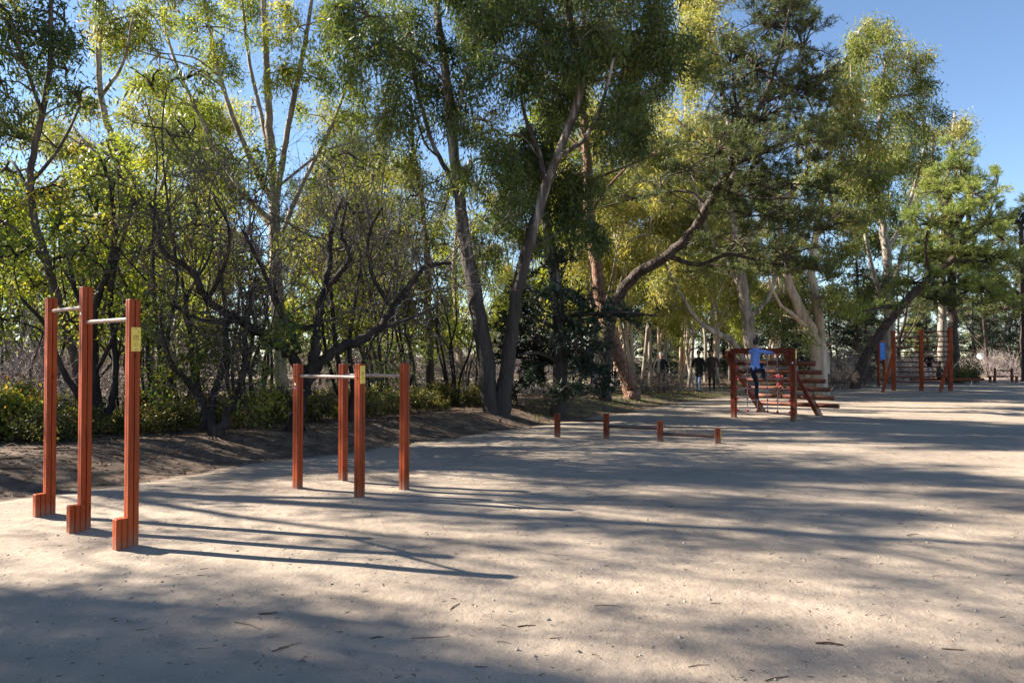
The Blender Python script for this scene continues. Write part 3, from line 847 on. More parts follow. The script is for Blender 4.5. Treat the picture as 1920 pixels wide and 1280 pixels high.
# red-barked pine crossing behind it
d = 25.6
make_tree('pine_tree', 'pine with a reddish trunk slanting up to the left behind the leaning pine', [
    LM(d, [(1184, 747, 0, 15), (1170, 690, 0, 13), (1150, 640, .2, 11.5), (1130, 580, .3, 10.5), (1118, 500, .4, 10), (1106, 420, .5, 9.5), (1104, 360, .5, 9), (1100, 290, .5, 8), (1094, 210, .5, 6.5), (1090, 110, .5, 5), (1100, -20, .5, 3)]),
    LM(d, [(1108, 400, .5, 4), (1140, 350, .8, 3), (1190, 300, 1.4, 1.6)]),
    LM(d, [(1104, 340, .5, 3.5), (1150, 322, .2, 2.5), (1230, 290, 0, 1.4)]),
    LM(d, [(1100, 290, .5, 3.5), (1060, 250, .8, 2.4), (1020, 200, 1, 1.4)]),
], CLP(d, [(1080, 60, 80, 44), (1150, 0, 80, 44), (1020, 150, 60, 32), (1195, 290, 44, 22), (1235, 285, 40, 18), (1150, 120, 60, 34), (1110, -70, 90, 46), (1060, 210, 44, 24), (1190, 210, 44, 24)], 3),
    'pine', 'N_pine', 'pine', 2.2, 1.15, seed=13, cones=30)
# cedar with dark layered boughs
d = 19.6
b = on_ground(1048, 762); rngc = np.random.default_rng(5)
make_tree('cedar_tree', 'dark cedar with drooping layered boughs beside the forked eucalyptus', [
    LM(d, [(1048, 762, 0, 14), (1050, 690, 0, 13), (1049, 600, 0, 12), (1040, 520, 0, 11), (1030, 450, 0, 9.5), (1022, 380, .2, 7), (1020, 280, .3, 4)]),
    LM(d, [(1049, 596, 0, 4), (1110, 588, -.4, 3), (1170, 585, -.8, 2.2), (1235, 592, -1.1, 1.2)]),
    LM(d, [(1048, 620, 0, 4), (1010, 600, -.6, 3), (965, 590, -1, 1.5)]),
    LM(d, [(1050, 680, 0, 4), (1010, 662, -.8, 3), (975, 665, -1.4, 1.5)]),
    LM(d, [(1050, 670, 0, 4), (1085, 655, -.8, 3), (1125, 668, -1.4, 1.5)]),
], CLP(d, [(1000, 545, 49, 18), (1065, 545, 44, 17), (980, 590, 47, 21), (1035, 590, 44, 18), (1085, 600, 49, 20), (1005, 640, 51, 24), (1075, 645, 51, 24), (970, 670, 40, 24), (1030, 680, 51, 24), (1095, 690, 47, 27),
            (995, 715, 38, 24), (1070, 725, 40, 24), (1015, 500, 35, 17), (1060, 490, 31, 16), (1025, 450, 31, 16), (1120, 640, 31, 13), (1150, 588, 40, 9), (1200, 590, 33, 8), (1125, 590, 33, 10), (1105, 560, 29, 13), (1110, 715, 26, 16), (980, 620, 44, 16)], 4, 1.0),
    'euc_lo', 'N_cedar', 'cedar', 3.3, 1.35, seed=14)
# bare dark tree behind the parallel bars
d = 13.9
def bare_tree():
    rng = np.random.default_rng(31)
    limbs = [LM(d, p) for p in (
        [(556, 818, 0, 15), (560, 765, 0, 13), (572, 715, 0, 12.5), (586, 690, 0, 11), (592, 640, .1, 8), (598, 590, .2, 7), (610, 540, .3, 6), (616, 490, .4, 5), (622, 430, .5, 4), (642, 370, .7, 3)],
        [(575, 712, 0, 9), (545, 665, -.1, 8.5), (505, 630, -.3, 8), (450, 602, -.5, 7), (388, 562, -.8, 6), (362, 512, -1, 5), (302, 465, -1.2, 4), (300, 420, -1.3, 3), (280, 380, -1.4, 2)],
        [(588, 690, 0, 9), (640, 652, .1, 8), (705, 618, .2, 7), (735, 580, .3, 6), (768, 535, .4, 5), (800, 500, .5, 4), (845, 492, .6, 2.5)],
        [(560, 660, -.1, 6), (540, 615, -.3, 5.5), (515, 560, -.6, 4.5), (490, 500, -.8, 3.5), (455, 430, -1, 2.5)],
        [(608, 545, .3, 5), (640, 510, .2, 4.5), (656, 480, .1, 4), (640, 438, .1, 3), (650, 380, .1, 2)],
        [(592, 610, .2, 5), (560, 612, .3, 4.5), (530, 590, .5, 3.5), (515, 540, .8, 3), (520, 480, 1, 2)],
        [(735, 580, .3, 4), (700, 520, 0, 3.5), (690, 450, -.2, 2.8), (715, 390, -.3, 2)],
        [(388, 562, -.8, 4), (420, 500, -1.2, 3), (430, 430, -1.4, 2.5), (400, 370, -1.5, 1.8)],
        [(700, 620, .2, 4), (760, 600, .8, 3), (820, 575, 1.2, 2)],
        [(450, 602, -.5, 4), (380, 600, -.9, 3), (320, 570, -1.2, 2)],
    )]
    base = np.array(limbs[0][0][:3]); base[2] = gz(base[0], base[1])
    gt = G(); gb = G(); P = []; D = []; Ln = []; Rd = []
    for i, lb in enumerate(limbs):
        lb = np.array(lb)
        if i == 0:
            f = lb[0].copy(); f[2] = base[2] - .35; f[3] *= 1.4; lb[0][2] = base[2] + .1; lb = np.vstack([f, lb])
        lb[:, 3] *= 1.15; s = catmull(lb, 6); s[:, :3] += rng.normal(size=(len(s), 3)) * s[:, 3:4] * .22
        gt.tube(s[:, :3], s[:, 3], 10, .08, rng)
        n = len(s)
        for j in range(int(n * (.30 if i else .5)), n):
            for _ in range(2):
                if rng.random() < .36:
                    tg = s[min(j + 1, n - 1), :3] - s[max(j - 1, 0), :3]; tg /= np.linalg.norm(tg)
                    P.append(s[j, :3]); D.append(tg + rng.normal(size=3) * .9 + np.array([0, 0, .35])); Ln.append(rng.uniform(.7, 1.35)); Rd.append(min(s[j, 3] * .45, .016))
    bare_twigs(gb, P, D, Ln, Rd, rng, 4, (4, 3, 3), .75, .10, .60, .25)
    root = empty('bare_tree', base)
    tag(root, 'leafless dark tree with sprawling crooked branches behind the parallel bars', 'tree')
    link('trunk', gt.mesh('trunk', base, True), M['dark'], root)
    link('branchwork', gb.mesh('branchwork', base), M['twig'], root)['kind'] = 'stuff'
bare_tree()
# tall fan-shaped eucalyptus
d = 21.5
make_tree('eucalyptus_tree', 'tall eucalyptus whose limbs fan out high above the bare dark tree', [
    LM(d, [(528, 745, 0, 14), (522, 640, 0, 13), (518, 540, 0, 12), (515, 440, 0, 11), (511, 340, 0, 9.5), (505, 240, 0, 7.5), (500, 130, 0, 6), (495, 20, 0, 5), (490, -110, 0, 3)]),
    LM(d, [(514, 400, 0, 6), (530, 300, -.3, 5.5), (548, 200, -.6, 5), (570, 90, -.8, 4), (590, -40, -1, 3)]),
    LM(d, [(514, 430, 0, 6), (480, 390, .2, 5), (420, 310, .5, 4.5), (375, 220, .8, 4), (330, 120, 1, 3), (300, 20, 1.2, 2)]),
    LM(d, [(512, 380, 0, 5.5), (470, 300, -.4, 5), (430, 200, -.8, 4), (400, 90, -1, 3), (380, -20, -1, 2)]),
    LM(d, [(512, 340, 0, 5), (490, 220, .5, 4), (465, 100, .8, 3), (450, -40, 1, 2)]),
    LM(d, [(520, 460, 0, 5), (560, 360, .6, 4), (620, 240, 1, 3.2), (660, 130, 1.4, 2.5), (690, 20, 1.6, 1.6)]),
    LM(d, [(516, 420, 0, 5), (450, 360, -.8, 4), (380, 300, -1.2, 3), (330, 260, -1.5, 2)]),
], CLP(d, [(300, 100, 62, 60), (390, 50, 72, 60), (470, 40, 62, 52), (560, 50, 72, 60), (645, 50, 75, 62), (330, 205, 52, 46), (415, 150, 52, 46), (600, 150, 58, 50), (680, 150, 55, 55), (520, -80, 140, 70), (360, -70, 110, 60), (660, -60, 110, 60),
            (525, 130, 50, 44), (260, 170, 45, 50), (365, 290, 42, 36, None, .5), (470, 200, 40, 36, None, .5), (625, 230, 50, 44, None, .8), (270, 20, 55, 50), (240, 90, 50, 50), (560, 210, 36, 36, None, .6), (690, 260, 44, 44, None, .8), (290, 270, 40, 40)], 5, 2.0),
    'euc', 'L_bright', 'euc', 1.5, .92, seed=15)
# leafy trees at the left edge
d = 14.2
make_tree('eucalyptus_tree', 'slender crooked eucalyptus at the left edge behind the pull-up bars', [
    LM(d, [(172, 800, 0, 9), (150, 720, 0, 8.5), (128, 630, 0, 8), (105, 550, -.1, 7.5), (82, 470, -.2, 7), (62, 400, -.2, 6.5), (58, 320, -.2, 6), (78, 220, -.2, 5.5), (93, 130, -.2, 5), (96, 20, -.2, 4), (100, -110, -.2, 2.5)]),
    LM(d, [(80, 215, -.2, 4), (50, 130, -.6, 3), (20, 40, -1, 2)]),
    LM(d, [(90, 500, -.2, 4), (40, 440, -.5, 3), (-20, 400, -.8, 2)]),
    LM(d, [(60, 340, -.2, 4), (110, 280, .3, 3), (150, 200, .8, 2)]),
], CLP(d, [(50, 60, 80, 62), (0, 150, 80, 62), (125, 130, 60, 55), (10, 20, 80, 60), (40, 260, 60, 44, None, .7), (-40, 320, 80, 60), (-60, 80, 90, 70), (90, -70, 110, 70), (150, 190, 50, 44), (120, 40, 55, 50), (-20, 430, 60, 40, None, .8), (-70, 210, 80, 60), (-20, -110, 110, 60), (60, -190, 120, 60), (-120, -20, 90, 60)], 6, 1.4),
    'brownbark', 'L_euc_dark', 'euc', 1.35, seed=16)
d = 18.6
make_tree('eucalyptus_tree', 'thin grey-trunked eucalyptus seen just right of the yellow-plated tall post', [
    LM(d, [(288, 742, 0, 8.5), (281, 660, 0, 8), (276, 560, 0, 7.5), (264, 450, 0, 7), (240, 350, 0, 6.5), (214, 270, 0, 6), (192, 195, 0, 5.5), (184, 110, 0, 5), (190, 10, 0, 4.2), (196, -120, 0, 2.5)]),
    LM(d, [(262, 430, 0, 4), (300, 360, -.4, 3.5), (320, 270, -.8, 2.5), (330, 190, -1, 1.6)]),
    LM(d, [(230, 320, 0, 4), (180, 290, .5, 3), (130, 230, 1, 2)]),
    LM(d, [(190, 180, 0, 4), (230, 120, -.5, 3), (250, 30, -1, 2)]),
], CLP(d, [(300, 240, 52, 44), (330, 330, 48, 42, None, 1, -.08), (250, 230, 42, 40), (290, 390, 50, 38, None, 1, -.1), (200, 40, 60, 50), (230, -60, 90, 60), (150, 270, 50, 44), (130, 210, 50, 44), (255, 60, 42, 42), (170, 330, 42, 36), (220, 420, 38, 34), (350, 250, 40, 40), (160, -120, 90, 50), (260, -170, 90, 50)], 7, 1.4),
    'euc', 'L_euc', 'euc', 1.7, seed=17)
d = 13.2
make_tree('multi_stem_tree', 'dark many-stemmed tree standing between the middle and right tall posts', [
    LM(d, [(188, 818, 0, 12), (178, 740, 0, 10), (172, 650, 0, 8.5), (180, 570, 0, 7), (205, 500, 0, 6), (214, 420, 0, 4.5), (205, 330, 0, 3)]),
    LM(d, [(196, 815, 0, 8), (216, 720, .2, 6.5), (212, 620, .3, 5.5), (208, 540, .3, 5), (230, 450, .4, 3.6), (250, 380, .5, 2.2)]),
    LM(d, [(184, 800, 0, 7), (150, 745, -.3, 6), (115, 690, -.5, 5), (85, 610, -.7, 4), (40, 560, -.9, 2.5)]),
    LM(d, [(178, 700, 0, 5), (205, 650, -.3, 4), (225, 600, -.5, 3), (255, 570, -.7, 2)]),
    LM(d, [(174, 620, 0, 5), (140, 540, .4, 4), (125, 460, .6, 3)]),
], CLP(d, [(150, 470, 62, 44), (205, 420, 52, 42), (60, 540, 66, 42), (235, 560, 40, 30, None, .7), (110, 430, 52, 40), (30, 480, 60, 44), (250, 380, 42, 40), (20, 600, 60, 36), (130, 600, 44, 34, None, .7), (290, 540, 40, 32, None, .7), (90, 350, 50, 40), (200, 330, 42, 38)], 8, 1.3),
    'dark', 'L_shrub', 'broad', .9, 1.0, seed=18)
d = 13.0
def multi_stem(name, label, limbs, bark, twm, seed, n_leaf):
    rng = np.random.default_rng(seed)
    base = np.array(limbs[0][0][:3]); base[2] = gz(base[0], base[1])
    gt = G(); gb = G(); gl = G(); P = []; D = []; Ln = []
    for i, lb in enumerate(limbs):
        lb = np.array(lb); f = lb[0].copy(); f[2] -= .35; lb = np.vstack([f, lb])
        s = catmull(lb, 6); s[:, :3] += rng.normal(size=(len(s), 3)) * s[:, 3:4] * .2
        gt.tube(s[:, :3], s[:, 3], 9, .08, rng)
        for j in range(len(s) // 3, len(s)):
            if rng.random() < .8:
                P.append(s[j, :3]); D.append(rng.normal(size=3) + np.array([0, 0, .8])); Ln.append(rng.uniform(.5, 1.1))
        for j in range(n_leaf):
            q = s[rng.integers(len(s) // 2, len(s)), :3] + rng.normal(size=3) * np.array([.5, .5, .4])
            foliage(gl, gb, q, (.42, .42, .34), 'broad', 1.0, 1.0, rng, rng.normal(0.02, .15), twig_r=.5)
    bare_twigs(gb, P, D, Ln, .011, rng, 3, (4, 3), .7, .15, .6, .25)
    root = empty(name, base); tag(root, label, 'tree')
    link('trunk', gt.mesh('trunk', base, True), M[bark], root)
    link('branchwork', gb.mesh('branchwork', base), M[twm], root)['kind'] = 'stuff'
    if gl.n: link('crown', gl.mesh('crown', base), M['L_shrub'], root)
multi_stem('multi_stem_tree', 'low tree splitting at the ground into four crooked stems left of the parallel bars', [
    LM(d, [(402, 812, 0, 11), (385, 770, 0, 9), (368, 735, 0, 7.5), (335, 700, -.2, 6), (312, 660, -.3, 4.5), (300, 590, -.4, 3)]),
    LM(d, [(400, 812, 0, 9), (398, 752, .1, 7), (410, 712, .2, 6.5), (422, 672, .2, 5.5), (424, 590, .3, 4), (410, 500, .4, 2.5)]),
    LM(d, [(412, 812, 0, 10), (430, 772, 0, 8), (448, 735, 0, 7), (458, 690, .1, 6), (462, 610, .2, 4.5), (480, 520, .3, 3)]),
    LM(d, [(382, 765, 0, 6), (362, 690, .4, 5), (355, 610, .6, 4), (340, 520, .8, 2.5)]),
], 'dark', 'twig', 41, 3)
d = 15.6
multi_stem('multi_stem_tree', 'cluster of thin near-black upright stems just behind the parallel bars', [
    LM(d, [(655, 790, 0, 6), (640, 720, 0, 5), (628, 640, 0, 4.5), (622, 560, 0, 3.5), (612, 470, 0, 2.5)]),
    LM(d, [(660, 790, 0, 6), (662, 720, 0, 5), (655, 650, 0, 4.5), (664, 580, 0, 3.5), (680, 480, 0, 2.5)]),
    LM(d, [(664, 790, 0, 6), (676, 720, .1, 5), (690, 660, .2, 4), (712, 600, .3, 3), (735, 520, .3, 2)]),
    LM(d, [(652, 790, 0, 5), (630, 730, .3, 4), (612, 660, .4, 3.5), (600, 580, .5, 2.4)]),
], 'dark', 'twig', 42, 2)
# slim trees behind, between the bare tree and the forked eucalyptus
d = 23.5
make_tree('eucalyptus_tree', 'straight dark slim trunk with yellow-green leaves left of the forked eucalyptus', [
    LM(d, [(808, 735, 0, 7.5), (806, 650, 0, 7), (802, 560, 0, 6.5), (800, 470, 0, 6), (790, 380, 0, 5), (775, 280, 0, 4), (770, 180, 0, 2.5)]),
    LM(d, [(800, 470, 0, 3.5), (830, 400, .5, 2.6), (850, 320, 1, 1.6)]),
    LM(d, [(803, 560, 0, 3), (770, 500, -.4, 2.4), (740, 440, -.8, 1.6)]),
], CLP(d, [(770, 300, 58, 46), (850, 320, 44, 40), (730, 400, 52, 40), (820, 440, 44, 34), (760, 210, 60, 46), (700, 330, 50, 40), (840, 570, 40, 32), (770, 560, 40, 34), (720, 500, 40, 34), (690, 220, 50, 44), (830, 220, 40, 40)], 9, 1.6),
    'brownbark', 'L_euc', 'euc', 1.5, 1.05, seed=19)
d = 26
make_tree('eucalyptus_tree', 'pale slim leaning trunk rising from the grey brush left of the forked eucalyptus', [
    LM(d, [(872, 728, 0, 6.5), (862, 660, 0, 6), (856, 590, 0, 5.5), (852, 500, 0, 5), (862, 400, 0, 4), (880, 300, 0, 2.5)]),
    LM(d, [(858, 620, 0, 3.5), (890, 560, .4, 2.6), (905, 480, .6, 1.6)]),
], CLP(d, [(880, 600, 40, 34), (860, 480, 44, 40), (900, 500, 36, 36), (870, 400, 44, 40), (830, 640, 36, 26), (880, 320, 44, 40), (800, 600, 40, 28), (740, 640, 36, 24), (700, 600, 36, 28)], 10, 1.4),
    'euc', 'L_bright', 'euc', 1.5, 1.05, seed=20)
# pale eucalyptus group behind the climbing frame
d = 31
make_tree('eucalyptus_tree', 'large pale-trunked eucalyptus rising straight behind the net climbing frame', [
    LM(d, [(1412, 735, 0, 13), (1408, 660, 0, 11.5), (1400, 590, 0, 10.5), (1390, 520, 0, 9.5), (1380, 450, 0, 8), (1374, 390, 0, 7), (1372, 300, .2, 5), (1360, 200, .4, 4), (1340, 100, .5, 2.5)]),
    LM(d, [(1396, 550, 0, 6), (1360, 490, .4, 5), (1325, 430, .8, 4.2), (1300, 340, 1.2, 3.4), (1285, 240, 1.5, 2.6), (1290, 140, 1.6, 1.8)]),
    LM(d, [(1384, 480, 0, 6), (1420, 430, .3, 5), (1458, 385, .6, 4), (1500, 340, .9, 3), (1540, 270, 1, 2)]),
    LM(d, [(1400, 600, 0, 4.5), (1440, 560, -.3, 3.6), (1462, 480, -.5, 3), (1490, 410, -.6, 2)]),
    LM(d, [(1402, 690, 0, 7), (1372, 640, -.6, 6), (1330, 618, -1, 5), (1300, 590, -1.4, 4), (1270, 540, -1.6, 3), (1240, 480, -1.8, 2)]),
    LM(d, [(1290, 300, 1.2, 2.5), (1320, 220, 1.3, 2), (1345, 160, 1.4, 1.5)]),
], CLP(d, [(1300, 150, 52, 60), (1285, 240, 50, 44), (1330, 60, 56, 46), (1280, 320, 44, 36), (1250, 420, 56, 40), (1205, 440, 44, 36), (1300, 520, 50, 28), (1210, 530, 50, 34), (1260, 580, 44, 26), (1340, 20, 50, 40), (1230, 350, 44, 36),
            (1560, 250, 52, 44), (1580, 330, 48, 40), (1560, 190, 46, 40), (1530, 560, 40, 24), (1490, 570, 44, 22), (1310, 90, 44, 40), (1290, 390, 44, 30), (1330, -50, 70, 50), (1400, 560, 40, 20, None, .7), (1260, 280, 36, 34)], 11, 2.0),
    'euc', 'L_pale', 'euc', 3.0, 1.35, seed=21)
d = 30.5
make_tree('eucalyptus_tree', 'tan-barked eucalyptus dividing low into thick limbs right of the climbing frame', [
    LM(d, [(1538, 705, 0, 16), (1528, 650, 0, 13), (1510, 600, -.1, 11), (1488, 555, -.2, 9), (1470, 500, -.3, 7), (1462, 430, -.4, 5), (1450, 350, -.5, 3)]),
    LM(d, [(1544, 700, 0, 11), (1540, 640, .2, 9.5), (1530, 570, .3, 8.5), (1522, 500, .4, 7), (1535, 410, .5, 5.5), (1548, 330, .6, 4), (1560, 250, .7, 2.5)]),
    LM(d, [(1518, 620, -.1, 5), (1490, 592, -.8, 4), (1462, 570, -1.4, 3), (1440, 520, -1.8, 2)]),
    LM(d, [(1534, 440, .5, 4), (1580, 380, .8, 3.2), (1610, 310, 1, 2.2)]),
], CLP(d, [(1590, 240, 62, 44), (1600, 330, 56, 44), (1560, 400, 52, 40), (1630, 280, 48, 44), (1580, 470, 46, 34), (1540, 330, 46, 38), (1510, 620, 30, 16, None, .6), (1620, 400, 44, 36), (1565, 160, 50, 40), (1590, 545, 40, 24), (1480, 600, 34, 20), (1450, 590, 30, 18)], 12, 1.8),
    'euc_tan', 'L_euc', 'euc', 2.8, 1.35, seed=22)
d = 42
make_tree('eucalyptus_tree', 'tall eucalyptus with rusty-tipped crown against open sky at right', [
    LM(d, [(1672, 705, 0, 11), (1668, 640, 0, 10), (1664, 560, 0, 9), (1662, 480, 0, 8), (1652, 400, 0, 6.5), (1648, 320, 0, 5), (1650, 220, 0, 4), (1660, 110, 0, 2)]),
    LM(d, [(1662, 470, 0, 4.5), (1690, 420, .4, 3.6), (1715, 350, .8, 3), (1735, 270, 1, 2)]),
    LM(d, [(1650, 380, 0, 4), (1620, 300, -.5, 3.2), (1600, 200, -.9, 2.4), (1595, 120, -1, 1.4)]),
    LM(d, [(1666, 590, 0, 5), (1640, 520, -.6, 4), (1622, 440, -1, 3)]),
    LM(d, [(1668, 560, 0, 4.5), (1690, 480, .5, 4), (1712, 420, .7, 3)]),
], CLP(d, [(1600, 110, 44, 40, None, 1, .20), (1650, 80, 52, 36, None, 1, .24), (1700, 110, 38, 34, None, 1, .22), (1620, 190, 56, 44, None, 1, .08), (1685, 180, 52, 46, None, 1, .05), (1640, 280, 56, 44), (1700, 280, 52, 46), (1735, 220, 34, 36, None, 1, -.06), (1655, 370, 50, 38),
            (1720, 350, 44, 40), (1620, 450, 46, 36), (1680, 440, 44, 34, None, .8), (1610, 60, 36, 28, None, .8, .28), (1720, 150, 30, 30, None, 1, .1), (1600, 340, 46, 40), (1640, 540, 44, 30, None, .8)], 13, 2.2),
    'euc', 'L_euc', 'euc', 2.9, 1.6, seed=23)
d = 47
make_tree('eucalyptus_tree', 'far thin-crowned eucalyptus peeping above the bright green pine at right', [
    LM(d, [(1768, 705, 0, 8), (1766, 600, 0, 7), (1768, 480, 0, 6), (1772, 380, 0, 5), (1782, 290, 0, 3), (1790, 210, 0, 1.5)]),
    LM(d, [(1770, 400, 0, 3.5), (1750, 320, .4, 2.6), (1748, 250, .6, 1.6)]),
], CLP(d, [(1790, 220, 36, 30), (1762, 250, 34, 32), (1805, 270, 26, 28, None, .8), (1770, 310, 40, 34), (1740, 330, 36, 34), (1800, 330, 30, 30, None, .7)], 14, 1.6),
    'euc', 'L_pale', 'euc', 1.7, 1.6, seed=24)
d = 36.5
make_tree('pine_tree', 'bright green pine whose grey trunk slants right beside the blue notice board', [
    LM(d, [(1604, 698, 0, 9), (1630, 655, 0, 8.5), (1662, 610, -.1, 8), (1700, 562, -.2, 7.5), (1745, 520, -.3, 6.5), (1785, 485, -.4, 5.5), (1812, 430, -.5, 4.5), (1815, 370, -.6, 3.5), (1805, 300, -.6, 2)]),
    LM(d, [(1690, 572, -.2, 3), (1660, 575, -.8, 2.4), (1610, 585, -1.3, 1.4)]),
    LM(d, [(1745, 520, -.3, 3), (1735, 460, -.8, 2.6), (1750, 390, -1, 1.6)]),
    LM(d, [(1800, 460, -.4, 3), (1845, 420, 0, 2.4), (1865, 370, .3, 1.5)]),
    LM(d, [(1780, 490, -.4, 3), (1840, 490, -.4, 2.4), (1890, 500, -.3, 1.4)]),
], CLP(d - .6, [(1800, 315, 46, 32), (1765, 360, 52, 36), (1825, 365, 48, 34), (1745, 420, 54, 36), (1800, 420, 54, 36), (1850, 420, 44, 38), (1735, 475, 52, 30), (1800, 480, 56, 32), (1855, 485, 46, 34), (1715, 530, 46, 24), (1775, 530, 46, 22), (1840, 540, 46, 22),
               (1612, 580, 42, 13), (1660, 572, 36, 13), (1640, 600, 28, 9), (1880, 450, 30, 36), (1870, 340, 18, 26, None, .7), (1790, 285, 30, 22), (1885, 540, 34, 24)], 15, 1.6),
    'pine_grey', 'N_bright', 'pine', 2.3, 1.45, seed=25)
d = 44
make_tree('pine_tree', 'straight dark pine trunk standing just right of the wall bars', [
    LM(d, [(1790, 700, 0, 11), (1787, 640, 0, 8.5), (1785, 580, 0, 7.5), (1784, 520, 0, 7), (1782, 440, 0, 6), (1780, 340, 0, 3)]),
    LM(d, [(1784, 560, 0, 3), (1830, 540, 0, 2.4), (1880, 545, 0, 1.4)]),
], CLP(d, [(1850, 550, 44, 20), (1740, 560, 42, 22), (1800, 560, 40, 16), (1880, 580, 40, 18), (1760, 480, 50, 24), (1830, 500, 44, 22)], 16, 1.5),
    'pine_grey', 'N_pine', 'pine', 2.6, 1.7, seed=26)
d = 46
make_tree('pine_tree', 'dark pine cut off by the right edge of the view', [
    LM(d, [(1925, 705, 0, 10), (1922, 600, 0, 8), (1918, 500, 0, 6), (1915, 420, 0, 3)]),
    LM(d, [(1922, 560, 0, 4), (1880, 530, 0, 2.5), (1850, 520, 0, 1.5)]),
], CLP(d, [(1910, 420, 38, 34), (1935, 480, 50, 40), (1895, 490, 40, 34), (1920, 560, 50, 30), (1950, 400, 40, 40), (1885, 420, 20, 24, None, .7)], 17, 1.5),
    'pine_grey', 'N_pine', 'pine', 2.6, 1.7, seed=27)
# ------------------------------------------------------------------ prototypes and the wood behind
P_stand = [auto_tree('eucalyptus_tree', 13.5, 101, 'euc', 'L_pale', 'euc', 1.6, 1.9, .30, 2, 1.4, 17, .11, .05, (.8, 1.25), .9),
           auto_tree('eucalyptus_tree', 12.0, 102, 'euc', 'L_bright', 'euc', 1.5, 1.7, .28, 1, 1.4, 15, .10, .07, (.8, 1.2), .9),
           auto_tree('eucalyptus_tree', 14.5, 103, 'euc_tan', 'L_pale', 'euc', 1.6, 2.0, .34, 3, 1.45, 18, .10, .09, (.8, 1.3), .9)]
P_under = [auto_tree('young_tree', 6.0, 111, 'brownbark', 'L_bright', 'broad', .65, 1.3, .34, 3, 1.15, 15, .055, .12, (.55, .9), .85),
           auto_tree('young_tree', 5.2, 112, 'brownbark', 'L_shrub', 'broad', .65, 1.3, .34, 2, 1.15, 14, .05, .12, (.55, .9), .85)]
P_cedar = [cedar_tree('cedar_tree', 9.0, 121), cedar_tree('cedar_tree', 7.0, 122, R=2.2)]
P_pine = [auto_tree('pine_tree', 12.0, 131, 'pine_grey', 'N_pine', 'pine', 1.2, 2.6, .45, 1, 1.9, 16, .17, .08, (1.1, 1.7), .6)]
P_far = [auto_tree('eucalyptus_tree', 16.0, 141, 'euc', 'L_euc', 'euc', 2.0, 3.2, .22, 1, 2.1, 20, .2, .05, (1.4, 2.1), .9)]
P_sap = [auto_tree('sapling', 5.6, 191, 'dark', 'L_shrub', 'broad', .6, 1.1, .5, 5, 1.0, 7, .04, .16, (.35, .6), .8), auto_tree('sapling', 6.4, 192, 'dark', 'L_euc', 'euc', .8, 1.0, .55, 4, 1.0, 6, .045, .12, (.4, .65), .8)]
P_shrub = [shrub_proto('leafy_shrub', 1.0, .75, 151, bias=-.08), shrub_proto('leafy_shrub', .8, .8, 152, bias=.02), shrub_proto('leafy_shrub', 1.2, .7, 153, bias=-.18), shrub_proto('leafy_shrub', .9, .9, 154, bias=-.05)]
P_sunny = shrub_proto('leafy_shrub', 1.0, .8, 155, leafm='L_shrub', bias=.16)  # sunlight painted into brighter, yellower leaf colour for the left-end shrubs
P_grey = [twig_bush('twiggy_bush', 2.0, 1.5, 161), twig_bush('twiggy_bush', 1.7, 1.7, 162, n=30)]
P_brush = [twig_bush('dry_bush', 1.0, 1.1, 171, 'twig', 22, 4, .010)]
rr = random.Random(4)
def xy(px, d): return (px - 960) / FPX * d, d
# pale slim stand seen behind the leaning pine and the climbing frame
for i, (px, d_) in enumerate([(1118, 31), (1166, 37), (1190, 33), (1212, 39), (1250, 35), (1272, 41), (1296, 37), (1322, 44), (1345, 40), (1370, 46), (1088, 36), (1235, 46), (1285, 50), (1400, 42), (1440, 48), (1060, 42), (1008, 33), (1150, 47)]):
    x, y = xy(px, d_)
    put(P_stand[i % 3], x, y, rr.uniform(0, 6.28), rr.uniform(.82, 1.08), 'slim pale eucalyptus in the thicket behind the pines and the climbing frame', 'tree', 'slim eucalyptus stand in the middle distance')
for i, (px, d_) in enumerate([(330, 25), (360, 33), (655, 30), (590, 35), (780, 36), (945, 36), (215, 30), (140, 34)]):
    x, y = xy(px, d_)
    put(P_stand[(i + 1) % 3], x, y, rr.uniform(0, 6.28), rr.uniform(.7, .95), 'slim pale eucalyptus in the wood behind the left-hand bank', 'tree', 'slim eucalyptus behind the left bank')
for i, (px, d_) in enumerate([(40, 16.5), (110, 19), (318, 18.5), (250, 22), (700, 22), (775, 21), (880, 25), (590, 24), (165, 16.5), (640, 27), (-40, 18)]):
    x, y = xy(px, d_)
    put(P_under[i % 2], x, y, rr.uniform(0, 6.28), rr.uniform(.75, 1.1), 'small yellow-green understorey tree among the shrubs on the bank', 'tree', 'small understorey trees on the bank')
for i, (px, d_) in enumerate([(380, 38), (300, 42), (1180, 52), (1235, 56), (1600, 50), (1830, 60), (1470, 55), (1420, 60), (1560, 58), (520, 44), (160, 40), (1890, 56), (20, 38), (850, 46), (1330, 58), (990, 50), (1790, 64), (1860, 66), (1910, 62), (1950, 58), (1620, 62), (1530, 66), (1880, 70), (1740, 72)]):
    x, y = xy(px, d_)
    put(P_cedar[i % 2], x, y, rr.uniform(0, 6.28), rr.uniform(.8, 1.15), 'dark conifer deep in the wood, its boughs reaching the ground', 'tree', 'dark conifers in the background')
for i, (px, d_) in enumerate([(1500, 52), (1690, 58), (1850, 54), (1940, 60), (-40, 34), (620, 40), (450, 46)]):
    x, y = xy(px, d_)
    put(P_pine[0], x, y, rr.uniform(0, 6.28), rr.uniform(.7, .95), 'middle-distance pine with a flat dark crown in the wood', 'tree', 'pines in the background')
k = 0
